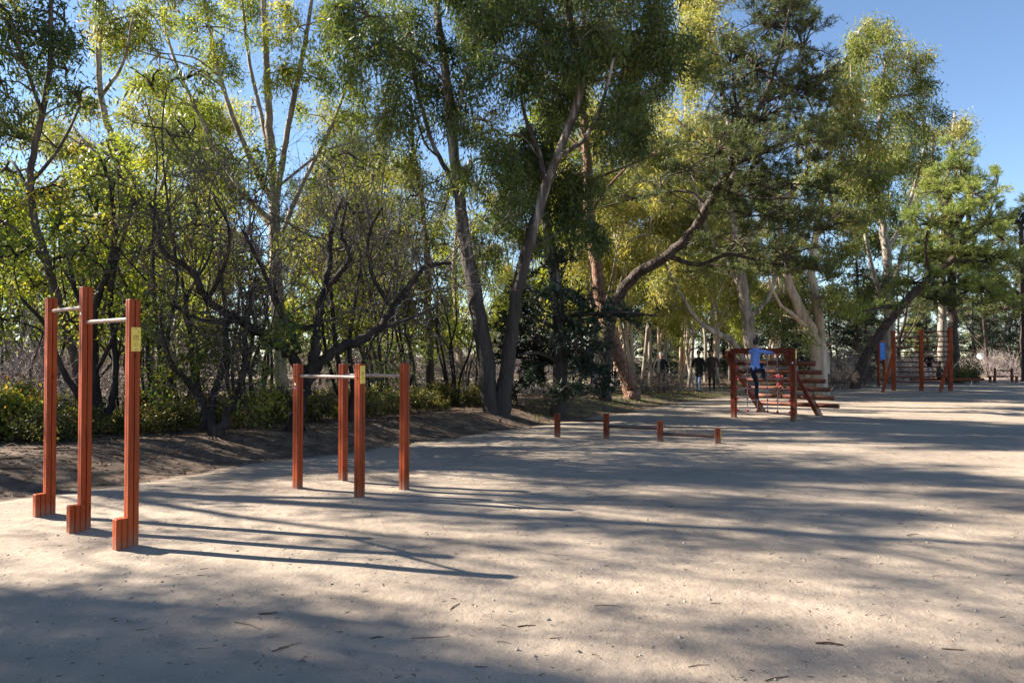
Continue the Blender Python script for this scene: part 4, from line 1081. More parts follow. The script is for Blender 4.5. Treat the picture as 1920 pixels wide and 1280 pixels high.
for ring in (64, 84):
    for j in range(16):
        px = -220 + j * 150 + rr.uniform(-40, 40)
        d_ = ring + rr.uniform(-6, 6)
        x, y = xy(px, d_)
        if x > 12: y += 8 + (x - 12) * .2
        put(P_far[0], x, y, rr.uniform(0, 6.28), rr.uniform(.55, .8) * (0.8 if px > 1500 else (0.5 if px < 950 else 1)) * (d_ / 80), 'far leafy tree closing the view behind the wood', 'tree', 'far trees closing the view')
for j in range(22):
    px = -120 + j * 98 + rr.uniform(-25, 25); d_ = rr.uniform(50, 60)
    x, y = xy(px, d_)
    if edge_dist(x, y)[0] < 4: y += 12
    put(P_cedar[j % 2], x, y, rr.uniform(0, 6.28), rr.uniform(.75, 1.1), 'dark conifer', 'tree', 'dark conifers in the background')
for i, (px, d_) in enumerate([(20, 14.5), (120, 15.5), (235, 15.8), (325, 15.2), (455, 16.5), (490, 18.5), (705, 18.5), (755, 19), (850, 21), (60, 18), (275, 19)]):
    x, y = xy(px, d_)
    put(P_sap[i % 2], x, y, rr.uniform(0, 6.28), rr.uniform(.75, 1.1), 'dark thin-stemmed sapling', 'tree', 'dark saplings on the bank')
# shrubs on the bank
for i in range(64):
    px = -60 + 985 * (i / 63.0) + rr.uniform(-12, 12)
    base_d = np.interp(px, [-60, 0, 250, 420, 560, 700, 800, 900, 960], [11.6, 11.8, 12.9, 14.2, 15.8, 17.2, 18.6, 20.5, 21.5])
    d_ = base_d + (i % 3) * 0.9 + rr.uniform(-.5, .6)
    x, y = xy(px, d_)
    put(P_sunny if px < 85 else P_shrub[i % 4], x, y, rr.uniform(0, 6.28), rr.uniform(.36, .82) * (1.15 if px < 70 else 1.0) * (1.0 if i % 3 else .85), 'low yellow-green leafy shrub in the row along the top of the bank', 'shrub', 'leafy shrubs along the bank')
for i, (px, d_) in enumerate([(-25, 13.8), (25, 14.2), (78, 15), (110, 17.5), (270, 21), (320, 22), (650, 24), (700, 26), (760, 25), (830, 28), (880, 27), (930, 26), (590, 25), (130, 20), (200, 22), (970, 29), (1900, 50), (1860, 54), (1690, 43), (1712, 44.5), (1745, 45), (1585, 42)]):
    x, y = xy(px, d_)
    put(P_grey[i % 2], x, y, rr.uniform(0, 6.28), rr.uniform(.95, 1.35), 'pale pinkish-grey leafless bush behind the green shrubs', 'bush', 'pale leafless bushes')
for i, (px, d_) in enumerate([(1205, 28), (1230, 29.5), (1262, 30), (1290, 31), (1245, 32), (1575, 36), (1620, 38), (1590, 40), (1545, 34), (1475, 35), (1440, 36), (1395, 36), (1670, 42), (1220, 33), (1355, 34), (1640, 44)]):
    x, y = xy(px, d_)
    put(P_brush[0], x, y, rr.uniform(0, 6.28), rr.uniform(.8, 1.15), 'dry brown brush at the edge of the sand under the pines', 'bush', 'dry brush under the pines')
for px, d_, s_, wh in ((1800, 43, .9, 'left'), (1825, 44, .8, 'right'), (1815, 46, 1.0, 'middle')):
    x, y = xy(px, d_)
    put(P_shrub[2], x, y, rr.uniform(0, 6), s_, 'rounded green shrub right of the wall bars, the %s one of three' % wh, 'shrub', 'green shrubs by the wall bars')
# trees beyond the left edge of the view; their crowns throw the dappled shade
P_side = [auto_tree('eucalyptus_tree', 13.0, 181, 'euc', 'L_euc', 'euc', 1.7, 2.3, .5, 1, 1.2, 12, .17, .03, (.7, 1.1), .6),
          auto_tree('eucalyptus_tree', 12.0, 182, 'euc', 'L_euc', 'euc', 1.3, 2.2, .5, 2, 1.2, 8, .14, .05, (.5, .9), .5)]
for pi, x, y, s_, rz, wh in ((0, -15.2, 15.4, 1.0, 5.1, 'farthest back'), (1, -13.5, 14.4, .9, 2.6, 'nearest the bank shrubs'), (0, -12.6, 13.6, .95, 0.9, 'between the other two')):
    put(P_side[pi], x, y, rz, s_, 'eucalyptus beyond the left edge, ' + wh, 'tree', 'eucalyptus beyond the left edge')
rs = random.Random(12)
THIN = []
for _ in range(30):
    X = rs.uniform(-4.5, 5.5) if _ < 12 else rs.uniform(.6, 5.5)
    THIN.append((X, rs.uniform(4.9, 8.4), (X + 12.3 + rs.uniform(-1.6, 1.6)) / 1.54, rs.uniform(.16, .34), rs.uniform(.25, .6)))
shade_tree('eucalyptus beyond the left edge whose crown darkens the bottom left sand', -15.8, 7.7, 12.0,
           [(-4.4, 3.3, 8.0, .75), (-3.0, 3.0, 8.4, .8), (-3.1, 4.1, 8.5, .5), (-1.6, 3.2, 9.0, .8), (-1.7, 4.2, 9.2, .5), (-.3, 3.3, 9.6, .75), (-.6, 4.2, 9.8, .38), (.8, 3.5, 10.4, .6), (-2.2, 2.0, 9.2, .8), (-4.0, 2.2, 8.3, .7), (0, 2.2, 10.2, .7), (.5, 1.4, 11.2, .7), (-2.6, 1.0, 10, .7), (1.5, 4.65, 10.8, .3), (-5.4, 4.2, 7.6, .6), (-2.4, 4.75, 8.8, .3, .7), (-1.0, 4.8, 9.4, .3, .6), (-4.2, 4.6, 8.0, .45, .4), (-3.4, 5.7, 8.2, .4, .3), (2.4, 4.4, 11.0, .4, .6), (-.2, 5.4, 9.8, .3, .4)], 51, lai=4.2)
shade_tree('eucalyptus beyond the left edge whose crown streaks the middle sand', -12.3, 11.0, 12.0,
           [(.4, 7.5, 8.3, .42), (1.7, 7.3, 9.1, .5), (3.1, 7.5, 9.9, .48), (4.4, 7.0, 10.8, .45), (3.0, 5.95, 9.8, .28), (5.4, 8.0, 11.4, .5), (2.2, 8.6, 9.6, .42), (4.0, 8.9, 10.4, .5), (.3, 8.9, 8.5, .35), (6.0, 6.6, 11.8, .4), (5.6, 9.6, 11.0, .5), (-6.0, 8.0, 4.3, .6), (-5.2, 9.3, 4.8, .6), (-6.8, 7.2, 3.8, .5), (-4.5, 10.2, 5.2, .5), (1.4, 6.4, 9.0, .35, .5), (2.6, 6.7, 9.6, .35, .6), (.2, 6.6, 8.4, .3, .4), (-1.5, 7.2, 7.4, .35, .35), (4.4, 6.1, 10.6, .35), (-7.4, 6.4, 3.6, .5)] + THIN, 52)
# ------------------------------------------------------------------ exercise equipment
def grooved(a, b, g=0.0045, gd=0.012, ch=0.006):
    """post section: half sizes a, b with chamfered corners and a V groove along the middle of each face"""
    return [(a, -b + ch), (a, -g), (a - gd, 0), (a, g), (a, b - ch), (a - ch, b), (g, b), (0, b - gd), (-g, b), (-a + ch, b),
            (-a, b - ch), (-a, g), (-a + gd, 0), (-a, -g), (-a, -b + ch), (-a + ch, -b), (-g, -b), (0, -b + gd), (g, -b), (a - ch, -b)]
def V3(p, z): return Vector((p[0], p[1], z))
def gp(px, py):
    p = on_ground(px, py); return np.array([p[0], p[1], p[2]])
def plate(parent, c, nrm, w, h, o0, marks):
    """yellow instruction plate: c centre on the face, nrm outward normal, marks = small printed strokes (u, v, hu, hv)"""
    n = Vector(nrm).normalized(); u = Vector((0, 0, 1)).cross(n).normalized()
    c = Vector(c)
    p = MB().box(c + n * .003 - Vector(o0), (w / 2, .003, h / 2), u, (0, 0, 1), .001).build('instruction_plate', M['yellow'], parent)
    p['label'] = 'yellow instruction plate'
    for s in (-1, 1):
        MB().ball(c + n * .007 + Vector((0, 0, s * h * .43)) - Vector(o0), (.0075, .0075, .004), 10, 4, n).build('screw', M['bolt'], p)
    mb = MB()
    for a, b, ha, hb in marks:
        mb.box(c + n * .0068 + u * (a * w) + Vector((0, 0, b * h)) - Vector(o0), (ha * w, .0006, hb * h), u, (0, 0, 1), .0001)
    mb.build('print', M['ink'], p)['kind'] = 'stuff'
    return p
ICON = [(-.25, .06, .012, .10), (-.18, .06, .008, .10), (.25, .06, .012, .10), (.18, .06, .008, .10), (0, .16, .05, .018), (0, .125, .09, .006), (0, .09, .03, .03), (-.03, .04, .012, .03), (.03, .04, .012, .03), (0, -.06, .05, .012),
        (.24, .30, .03, .03), (.24, .34, .012, .012), (-.22, -.17, .03, .008), (-.08, -.17, .06, .008), (.12, -.17, .08, .008), (-.15, -.22, .10, .006), (.10, -.22, .12, .006), (-.1, -.27, .14, .006)]

# --- three-post pull-up bars
def pull_up():
    B = [gp(88, 968), gp(153, 996), gp(241, 1028)]
    o0 = np.array([B[1][0], B[1][1], B[1][2]])
    root = empty('pull_up_bars', o0); tag(root, 'tall red-brown three-post pull-up bars with low foot blocks', 'pull-up bars')
    ld = Vector((B[2][0] - B[0][0], B[2][1] - B[0][1], 0)).normalized(); wd = Vector((-ld.y, ld.x, 0))
    tops = [558, 537.5, 561]; a = .043
    ctr = []
    for i, b in enumerate(B):
        d_ = b[1]; H = at(0, tops[i], d_)[2]
        c = Vector((b[0], b[1], 0)) + wd * .02
        ctr.append((c, H))
        MB().prism(grooved(a, .045), V3(c, gz(c.x, c.y) - .25) - Vector(o0), V3(c, H) - Vector(o0), ld).build('post', M['wood'], root)
        q = c - wd * (.045 + .045 + .001)
        bh = (.235, .25, .262)[i]
        MB().prism(grooved(a - .001, .0445), V3(q, gz(q.x, q.y) - .2) - Vector(o0), V3(q, gz(q.x, q.y) + bh) - Vector(o0), ld).build('foot_block', M['wood'], root)
    for i, (pa, pb) in enumerate(((583, 576), (606, 596))):
        c0, c1 = ctr[i][0], ctr[i + 1][0]
        z = (at(0, pa, c0.y)[2] + at(0, pb, c1.y)[2]) / 2
        p0 = V3(c0, z) + ld * (a - .006); p1 = V3(c1, z) - ld * (a - .006)
        br = MB().tube([p0 - Vector(o0), p1 - Vector(o0)], .0195, 16).build('bar', M['bar'], root, smooth=True)
        for cc in (c0, c1):
            MB().ball(V3(cc, z) - wd * .046 + ld * .0 - Vector(o0), (.008, .008, .005), 10, 4, -wd).build('screw', M['bolt'], br)
    c, H = ctr[2]
    zc = at(0, 636, c.y)[2]
    plate(root, V3(c, zc) + ld * (a + .0005) + wd * .006, ld, .078, .20, o0, ICON)
    c, H = ctr[1]; zb = at(0, 589, c.y)[2]
    MB().ball(V3(c, zb) - wd * .0455 - Vector(o0), (.010, .015, .003), 12, 4, -wd).build('badge', M['white'], root)
pull_up()
# --- parallel bars on four posts
def dips():
    B = {k: gp(*v) for k, v in dict(A=(558, 916), C=(674, 934), Bk=(643, 903), D=(758, 919)).items()}
    o0 = np.array([B['C'][0], B['C'][1], B['C'][2]])
    root = empty('parallel_bars', o0); tag(root, 'waist-high red-brown parallel bars on four square posts', 'parallel bars')
    ld = Vector((B['C'][0] - B['A'][0], B['C'][1] - B['A'][1], 0)).normalized()
    ld = (ld + Vector((B['D'][0] - B['Bk'][0], B['D'][1] - B['Bk'][1], 0)).normalized()).normalized()
    wd = Vector((-ld.y, ld.x, 0)); a = .045
    tops = dict(A=682.5, C=682, Bk=682.5, D=681)
    C = {}
    for k, b in B.items():
        c = Vector((b[0], b[1], 0)); H = at(0, tops[k], b[1])[2]; C[k] = c
        MB().prism(grooved(a, a), V3(c, gz(c.x, c.y) - .25) - Vector(o0), V3(c, H) - Vector(o0), ld).build('post', M['wood'], root)
    for p, q in (('A', 'C'), ('Bk', 'D')):
        z = (at(0, 705.5, C[p].y)[2] + at(0, 706, C[q].y)[2]) / 2 if p == 'A' else (at(0, 703.5, C[p].y)[2] + at(0, 703.5, C[q].y)[2]) / 2
        e = .045 - .006
        br = MB().tube([V3(C[p], z) + ld * e - Vector(o0), V3(C[q], z) - ld * e - Vector(o0)], .020, 16).build('bar', M['bar'], root, smooth=True)
        for c in (C[p], C[q]):
            MB().ball(V3(c, z) - wd * (a + .001) - Vector(o0), (.011, .011, .008), 10, 4, -wd).build('bolt', M['wood2'], br)
    zc = at(0, 702, C['C'].y)[2]
    plate(root, V3(C['C'], zc) + ld * (a + .0005) - wd * .006, ld, .072, .20, o0, ICON)
    zb = at(0, 720, C['A'].y)[2]
    MB().ball(V3(C['A'], zb) - wd * (a + .0005) - Vector(o0), (.013, .017, .003), 12, 4, -wd).build('badge', M['white'], root)
    MB().box(V3(C['A'], zb - .045) - wd * (a + .001) - Vector(o0), (.016, .001, .006), ld, (0, 0, 1), .0005).build('sticker', M['paleblue'], root)
dips()
# --- low stepped hurdles
def hurdles():
    B = [gp(1045, 821), gp(1137, 824), gp(1238, 828), gp(1346, 832)]
    tops = (774, 775, 788.5, 802.5)
    o0 = B[1].copy(); root = empty('low_hurdles', o0); tag(root, 'row of four short brown posts joined by low stepped bars', 'hurdles')
    ld = Vector((B[3][0] - B[0][0], B[3][1] - B[0][1], 0)).normalized(); C = []
    fd = Vector((0.55, -0.83, 0)); 
    for b, t in zip(B, tops):
        c = Vector((b[0], b[1], 0)); H = at(0, t, b[1])[2]; C.append(c)
        MB().prism(grooved(.05, .05), V3(c, gz(c.x, c.y) - .2) - Vector(o0), V3(c, H) - Vector(o0), ld).build('post', M['wood2'], root)
    for i, py in enumerate(((787, 789), (799.5, 803), (812, 818))):
        z0 = at(0, py[0], C[i].y)[2]; z1 = at(0, py[1], C[i + 1].y)[2]; z = (z0 + z1) / 2
        MB().tube([V3(C[i], z) + ld * .043 - Vector(o0), V3(C[i + 1], z) - ld * .043 - Vector(o0)], .026, 14).build('bar', M['darkbar'], root, smooth=True)
    c = C[3]; plate(root, V3(c, at(0, 814, c.y)[2]) + ld * .0505, ld, .075, .19, o0, ICON[:6])
hurdles()
# --- net climbing frame
FL = gp(1376, 782.5)
fu = Vector((.764, -.645, 0)).normalized(); fn = Vector((.645, .764, 0)).normalized()
FW = 1.53
FH = at(0, 653, FL[1])[2]
fz = FL[2]
fL = Vector((FL[0], FL[1], 0)); fR = fL + fu * FW
FO = Vector((FL[0], FL[1], fz))
def climbing():
    root = empty('climbing_frame', FO); tag(root, 'red-brown climbing frame with rope net and sloping log ladder', 'climbing frame')
    B = lambda mb, n, m, **k: mb.build(n, M[m], root, FO, **k)
    for c in (fL, fR):
        B(MB().prism(grooved(.062, .062), V3(c, gz(c.x, c.y) - .3), V3(c, FH), fu), 'post', 'wood2')
    zb = FH - .066
    B(MB().prism([(.05, -.065), (.05, .065), (-.05, .065), (-.05, -.065)], V3(fL + fu * .064, zb), V3(fR - fu * .064, zb), fn), 'top_beam', 'wood2')
    k = 2.39
    sl = []
    for j, c in enumerate((fL, fR)):
        off = fu * (-.12)
        t = V3(c, FH - .12) + off - fn * .16; e = V3(c + fn * k, 0) + off; e.z = gz(e.x, e.y) - .15
        B(MB().prism([(.052, -.08), (.052, .08), (-.052, .08), (-.052, -.08)], t, e, fu, .03), 'sloping_beam', 'wood2')
        sl.append((t, e))
    dn = (sl[0][1] - sl[0][0]).normalized(); upn = fu.cross(dn).normalized()
    if upn.z < 0: upn = -upn
    for i, t in enumerate((.20, .325, .45, .575, .70, .825)):
        p0 = sl[0][0].lerp(sl[0][1], t) + upn * .13; p1 = sl[1][0].lerp(sl[1][1], t) + upn * .13
        x0 = (-.25, -.02, -.22, -.05, -.02, -.05)[i]; x1 = (.52, .56, .54, .56, .55, .56)[i]
        B(MB().log(p0 + fu * x0, p1 + fu * x1, .058, 14), 'log', 'log', smooth=True)
    # ropes
    zt = FH - .135; zbot = at(0, 768, FL[1])[2]
    zs = [at(0, py, FL[1])[2] for py in (688, 707, 726, 747, 768)]
    xs = [.30, .56, .80, 1.05, 1.27][:4]
    xs = [.36, .62, .88, 1.13]
    for x in xs:
        q = fL + fu * x
        r = B(MB().tube([V3(q, zt), V3(q, (zt + zbot) / 2) + fn * .012, V3(q, zbot - .02)], .0095, 8), 'rope', 'rope', smooth=True)
        cl = MB().box(V3(q, zt + .0) - FO, (.045, .035, .02), fu, (0, 0, 1), .01); cl.ball(V3(q, zt - .035) - FO, (.028, .028, .03), 8, 5); cl.build('clamp', M['red'], r)
        for z in zs:
            s = .022 if z > zs[-1] + .01 else .034
            MB().ball(V3(q, z) - FO, (s, s, s), 8, 5).build('joint', M['red'], r)
    for z in zs:
        p, q = V3(fL + fu * .062, z), V3(fR - fu * .062, z)
        m = (p + q) / 2 - Vector((0, 0, .018))
        r = B(MB().tube([p, p.lerp(m, .5) - Vector((0, 0, .008)), m, m.lerp(q, .5) - Vector((0, 0, .008)), q], .0095, 8), 'rope', 'rope', smooth=True)
        for e, s in ((p, 1), (q, -1)):
            c = MB(); c.box(e + fu * s * .012 - FO, (.014, .03, .05), fu, (0, 0, 1), .006); c.ball(e + fu * s * .04 - FO, (.03, .026, .026), 8, 5); c.build('clamp', M['red'], r)
    c = fR; n = (fu * .2 - fn).normalized()
    plate(root, V3(fR, at(0, 664, fR.y)[2]) + fu * .0625, fu, .08, .2, FO, ICON[:6])
    B(MB().ball(V3(fR, at(0, 680, fR.y)[2]) - fn * .0625, (.025, .02, .004), 12, 4, -fn), 'badge', 'white')
climbing()
# --- wall bars
def wall_bars():
    B = [gp(1675, 730.5), gp(1727, 732), gp(1781.5, 732)]
    d0 = 34.2
    C = [Vector(((px - 960) / FPX * d0 * k, d0 * k, 0)) for px, k in ((1675, 1.0), (1727, .995), (1781.5, .99))]
    tops = (619.5, 617.5, 614.5); H0 = at(0, 618, d0)[2]
    o0 = Vector((C[1].x, C[1].y, gz(C[1].x, C[1].y)))
    root = empty('wall_bars', o0); tag(root, 'tall two-bay wall bars braced by slanting struts', 'wall bars')
    ld = (C[2] - C[0]).normalized(); fd = Vector((-ld.y, ld.x, 0))
    Hs = []
    for c, t in zip(C, tops):
        H = at(0, t, c.y)[2]; Hs.append(H)
        MB().prism(grooved(.075, .075), V3(c, gz(c.x, c.y) - .3), V3(c, H), ld).build('post', M['wood'], root, o0)
    nr = 11
    for b in range(2):
        zt = min(Hs[b], Hs[b + 1]) - .09; zb = .40
        for i in range(nr):
            z = zt + (zb - zt) * i / (nr - 1)
            MB().tube([V3(C[b], z) + ld * .07, V3(C[b + 1], z) - ld * .07], .031, 10).build('rung', M['log'], root, o0, smooth=True)
    for c, px in ((C[0], 1651.5), (C[2], 1759.5)):
        e = gp(px, 736.5); e = Vector((e[0], e[1], 0))
        dd = 32.6; e = Vector(((px - 960) / FPX * dd, dd, 0))
        t = V3(c, 1.62) + (e - c).normalized() * .095
        MB().prism([(.065, -.065), (.065, .065), (-.065, .065), (-.065, -.065)], V3(e, gz(e.x, e.y) - .2), t, ld, .02).build('strut', M['wood'], root, o0)
    plate(root, V3(C[2], at(0, 650, C[2].y)[2]) + ld * .0755, ld, .08, .3, o0, ICON[:6])
wall_bars()
# --- notice board
def notice():
    d0 = 38.5
    a = Vector(((1647 - 960) / FPX * d0, d0, 0)); b = Vector(((1657.5 - 960) / FPX * (d0 + .75), d0 + .75, 0))
    b = a + (b - a)
    o0 = Vector((a.x, a.y, gz(a.x, a.y)))
    root = empty('notice_board', o0); tag(root, 'blue notice board on two wooden posts under a small ridge', 'notice board')
    u = (b - a).normalized(); n = Vector((u.y, -u.x, 0))
    H = at(0, 641, d0)[2]
    for c in (a, b):
        MB().prism(grooved(.05, .05), V3(c, gz(c.x, c.y) - .3), V3(c, H), u).build('post', M['wood'], root, o0)
    c = (a + b) / 2; L = (b - a).length
    MB().box(V3(c, H + .022), (L / 2 + .14, .12, .02), u, (0, 0, 1), .006).build('roof', M['wood'], root, o0)
    z0, z1 = at(0, 674, d0)[2], H - .02
    pn = MB().box(V3(c, (z0 + z1) / 2) + n * .062, (L / 2 - .01, .010, (z1 - z0) / 2), u, (0, 0, 1), .004).build('panel', M['blue'], root, o0)
    mb = MB(); rg = random.Random(3)
    for i in range(9):
        w = rg.uniform(.25, .42) * L; z = z1 - .08 - i * (z1 - z0 - .16) / 9
        mb.box(V3(c, z) + n * .0735 + u * (w - .42 * L), (w, .0008, .014 if i else .03), u, (0, 0, 1), .0003)
    mb.build('print', M['paleblue'], pn, o0)['kind'] = 'stuff'
    MB().box(V3(c, z0 - .9), (L / 2 - .05, .03, .04), u, (0, 0, 1), .005).build('rail', M['wood2'], root, o0)
notice()
# --- balance beam
BB0 = Vector(((1706 - 960) / FPX * 39, 39, 0)); BB1 = Vector(((1844 - 960) / FPX * 39.2, 39.2, 0)); BBZ = .36
def beam():
    o0 = Vector((BB0.x, BB0.y, gz(BB0.x, BB0.y))); root = empty('balance_beam', o0); tag(root, 'long low balance beam on metal legs behind the wall bars', 'balance beam')
    u = (BB1 - BB0).normalized()
    MB().prism([(.06, -.05), (.06, .05), (-.06, .05), (-.06, -.05)], V3(BB0, BBZ), V3(BB1, BBZ), (0, 0, 1), .01).build('beam', M['wood2'], root, o0)
    L = (BB1 - BB0).length
    for t in (.17, .5, .83):
        c = BB0.lerp(BB1, t); g = gz(c.x, c.y)
        lg = MB().tube([V3(c, g - .1), V3(c, BBZ - .05)], .025, 10).build('leg', M['steel'], root, o0, smooth=True)
        MB().box(V3(c, BBZ - .062), (.08, .04, .004), u, (0, 0, 1), .002).build('bracket', M['steel'], lg, o0)
beam()
# --- sit-up bench at the far right
def bench():
    d0 = 45
    P = lambda px, d_: Vector(((px - 960) / FPX * d_, d_, 0))
    a, b = P(1865, d0), P(1896.5, d0 - .3)
    o0 = Vector((a.x, a.y, gz(a.x, a.y))); root = empty('exercise_bench', o0); tag(root, 'small wooden exercise bench with a raised rail at far right', 'bench')
    u = (b - a).normalized(); f = Vector((u.y, -u.x, 0)); g = o0.z
    for c in (a, b):
        MB().prism(grooved(.055, .055), V3(c, g - .2), V3(c, g + .82), u).build('post', M['wood2'], root, o0)
    MB().box(V3((a + b) / 2, g + .68), ((b - a).length / 2 - .057, .03, .03), u, (0, 0, 1), .006).build('rail', M['wood2'], root, o0)
    s0, s1 = P(1860, d0 - 1.0), P(1909, d0 - .8)
    u2 = (s1 - s0).normalized(); f2 = Vector((-u2.y, u2.x, 0))
    for k in range(3):
        c = (s0 + s1) / 2 + f2 * (k * .17)
        MB().box(V3(c, g + .36), ((s1 - s0).length / 2, .078, .03), u2, (0, 0, 1), .006).build('seat_plank', M['wood2'], root, o0)
    for c in (s0 + u2 * .14, s1 - u2 * .12, s0 + u2 * .14 + f2 * .34, s1 - u2 * .12 + f2 * .34):
        MB().box(V3(c, g + .14), (.055, .055, .188), u2, (0, 0, 1), .006).build('leg', M['wood2'], root, o0)
bench()
# --- round white sign
def round_sign():
    d0 = 50; c = Vector(((1838 - 960) / FPX * d0, d0, 0)); g = gz(c.x, c.y)
    o0 = Vector((c.x, c.y, g)); root = empty('round_sign', o0); tag(root, 'round white sign on a thin pole in front of the shaded far trees', 'sign')
    zc = at(0, 667.5, d0)[2]
    MB().tube([V3(c, g - .2), V3(c, zc + .1)], .025, 8).build('pole', M['steel'], root, o0, smooth=True)
    n = Vector((-.55, -.83, .05)).normalized()
    MB().tube([V3(c, zc) + n * .03, V3(c, zc) + n * .05], .21, 24).build('disc', M['white'], root, o0)
round_sign()
# ------------------------------------------------------------------ people
def ik(a, b, l1, l2, pole):
    a = Vector(a); b = Vector(b); d = b - a; L = min(d.length, (l1 + l2) * .995); dn = d.normalized()
    b = a + dn * L
    x = (l1 * l1 - l2 * l2 + L * L) / (2 * L); h = math.sqrt(max(0, l1 * l1 - x * x))
    p = Vector(pole); p = (p - dn * p.dot(dn)).normalized()
    return a + dn * x + p * h, b
def cloth(name, col, rough=0.85):
    return plain(name, col, rough, 0.2, 0, .25, 18)
SKIN = plain('skin', (0.42, 0.25, 0.17), 0.55, 0.35, 0, .08)
SKIN_D = plain('tanned_skin', (0.34, 0.19, 0.125), 0.55, 0.35, 0, .08)
HAIRM = {'dark': plain('dark_hair', (0.012, 0.009, 0.008), 0.55, 0.4, 0, .3, 60), 'brown': plain('brown_hair', (0.05, 0.03, 0.018), 0.55, 0.4, 0, .3, 60), 'grey': plain('grey_hair', (0.45, 0.42, 0.38), 0.6, 0.4, 0, .2, 60)}
def person(label, loc, yaw, H, pelvis, lean, hands, feet, top, legs, shoe, hair, head_dir=(0, 1, 0), coat=0.0, girth=1.0, sleeve=True, skin=SKIN, face=True, group=None, elbow=None, knee=None, shirt_mat=None, turn=0.0):
    """local frame: x right, y forward, z up, metres for height H. hands/feet = wrist and ankle targets (left, right)"""
    s = H / 1.70
    pv = Vector(pelvis); ln = Vector(lean)
    up = (Vector((0, 0, 1)) + ln).normalized()
    rx = Vector((math.cos(turn), math.sin(turn), 0))
    chest = pv + up * .30 * s; neck = pv + up * .50 * s; head0 = neck + up * .07 * s + Vector(head_dir) * .015 * s
    hc = head0 + Vector((0, 0, .105 * s)) + Vector(head_dir) * .012 * s
    J = []; E = []; R = []; cls = []
    def j(p, r):
        J.append(Vector(p)); R.append(r if isinstance(r, tuple) else (r, r)); return len(J) - 1
    g = girth
    ipv = j(pv, (.145 * s * g, .115 * s * g)); iwa = j(pv + up * .14 * s, (.135 * s * g, .10 * s * g)); ich = j(chest, (.155 * s * g, .11 * s * g)); ish = j(pv + up * .43 * s, (.10 * s, .085 * s))
    ine = j(neck + up * .02 * s, .052 * s); ih0 = j(head0 + Vector((0, 0, .03 * s)), .072 * s); ih1 = j(hc, (.078 * s, .092 * s)); ih2 = j(hc + Vector((0, 0, .07 * s)), .066 * s)
    bones = []
    def e(a, b, c): E.append((a, b)); bones.append((a, b, c))
    e(ipv, iwa, 'top'); e(iwa, ich, 'top'); e(ich, ish, 'top'); e(ish, ine, 'skin'); e(ine, ih0, 'skin'); e(ih0, ih1, 'skin'); e(ih1, ih2, 'skin')
    for sd, hd in zip((-1, 1), hands):
        sh = j(pv + up * .425 * s + rx * (sd * .175 * s), .062 * s * (1 + (g - 1) * .5))
        S = J[sh]; pole = Vector((sd * .5, -.6, -.5)) if elbow is None else Vector(elbow[0 if sd < 0 else 1])
        el, wr = ik(S, Vector(hd), .29 * s, .25 * s, pole)
        ie = j(el, .045 * s * g); iw = j(wr, .028 * s)
        e(ish, sh, 'top'); e(sh, ie, 'top'); e(ie, iw, 'top' if sleeve else 'skin')
        fd = (wr - el).normalized(); ih = j(wr + fd * .055 * s, (.036 * s, .02 * s)); e(iw, ih, 'skin')
        sdv = fd.cross(Vector((0, 0, 1)) if abs(fd.z) < .9 else Vector((0, 1, 0))).normalized(); dnv = fd.cross(sdv)
        for q, (o, l) in enumerate(((-.026, .055), (-.009, .068), (.009, .072), (.026, .062))):
            k = j(wr + fd * (.085 * s) + sdv * o * s, .0095 * s); k2 = j(wr + fd * (.085 + l * .55) * s + sdv * o * 1.1 * s + dnv * .018 * s, .008 * s); e(ih, k, 'skin'); e(k, k2, 'skin')
        th = j(wr + fd * .05 * s + sdv * .042 * s * (1 if sd < 0 else -1) + dnv * .015 * s, .010 * s); e(ih, th, 'skin')
    for sd, ft in zip((-1, 1), feet):
        hp = j(pv + rx * (sd * .085 * s) - Vector((0, 0, .06 * s)), .085 * s * g)
        pole = Vector((0, 1, .1)) if knee is None else Vector(knee[0 if sd < 0 else 1])
        kn, an = ik(J[hp], Vector(ft), .40 * s, .40 * s, pole)
        ik_ = j(kn, .058 * s); ia = j(an, .042 * s)
        e(ipv, hp, 'legs'); e(hp, ik_, 'thigh'); e(ik_, ia, 'legs')
        fdv = Vector((sd * .12, 1, 0)).normalized()
        heel = j(an - fdv * .03 * s - Vector((0, 0, .045 * s)), .036 * s); ball_ = j(an + fdv * .11 * s - Vector((0, 0, .052 * s)), .036 * s); toe = j(an + fdv * .165 * s - Vector((0, 0, .058 * s)), .026 * s)
        e(ia, heel, 'shoe'); e(ia, ball_, 'shoe'); e(ball_, toe, 'shoe')
    me = bpy.data.meshes.new('person'); me.from_pydata([tuple(v) for v in J], E, [])
    ob = bpy.data.objects.new('person', me); COL.objects.link(ob)
    md = ob.modifiers.new('skin', 'SKIN'); md.use_smooth_shade = True; md.branch_smoothing = .3
    if not me.skin_vertices: me.skin_vertices.new()
    for i, v in enumerate(me.skin_vertices[0].data):
        v.radius = R[i]; v.use_root = (i == 0)
    sb = ob.modifiers.new('sub', 'SUBSURF'); sb.levels = 1; sb.render_levels = 1
    dg = bpy.context.evaluated_depsgraph_get(); dg.update()
    m2 = bpy.data.meshes.new_from_object(ob.evaluated_get(dg))
    ob.modifiers.clear(); ob.data = m2; bpy.data.meshes.remove(me)
    m2.materials.clear()
    mats = [skin, top, legs, shoe]
    for m in mats: m2.materials.append(m)
    A = np.array([J[a] for a, b, c in bones]); Bv = np.array([J[b] for a, b, c in bones]); rad = np.array([(max(R[a]) + max(R[b])) / 2 for a, b, c in bones])
    hem = pv.z - (.06 + coat) * s
    idx = []
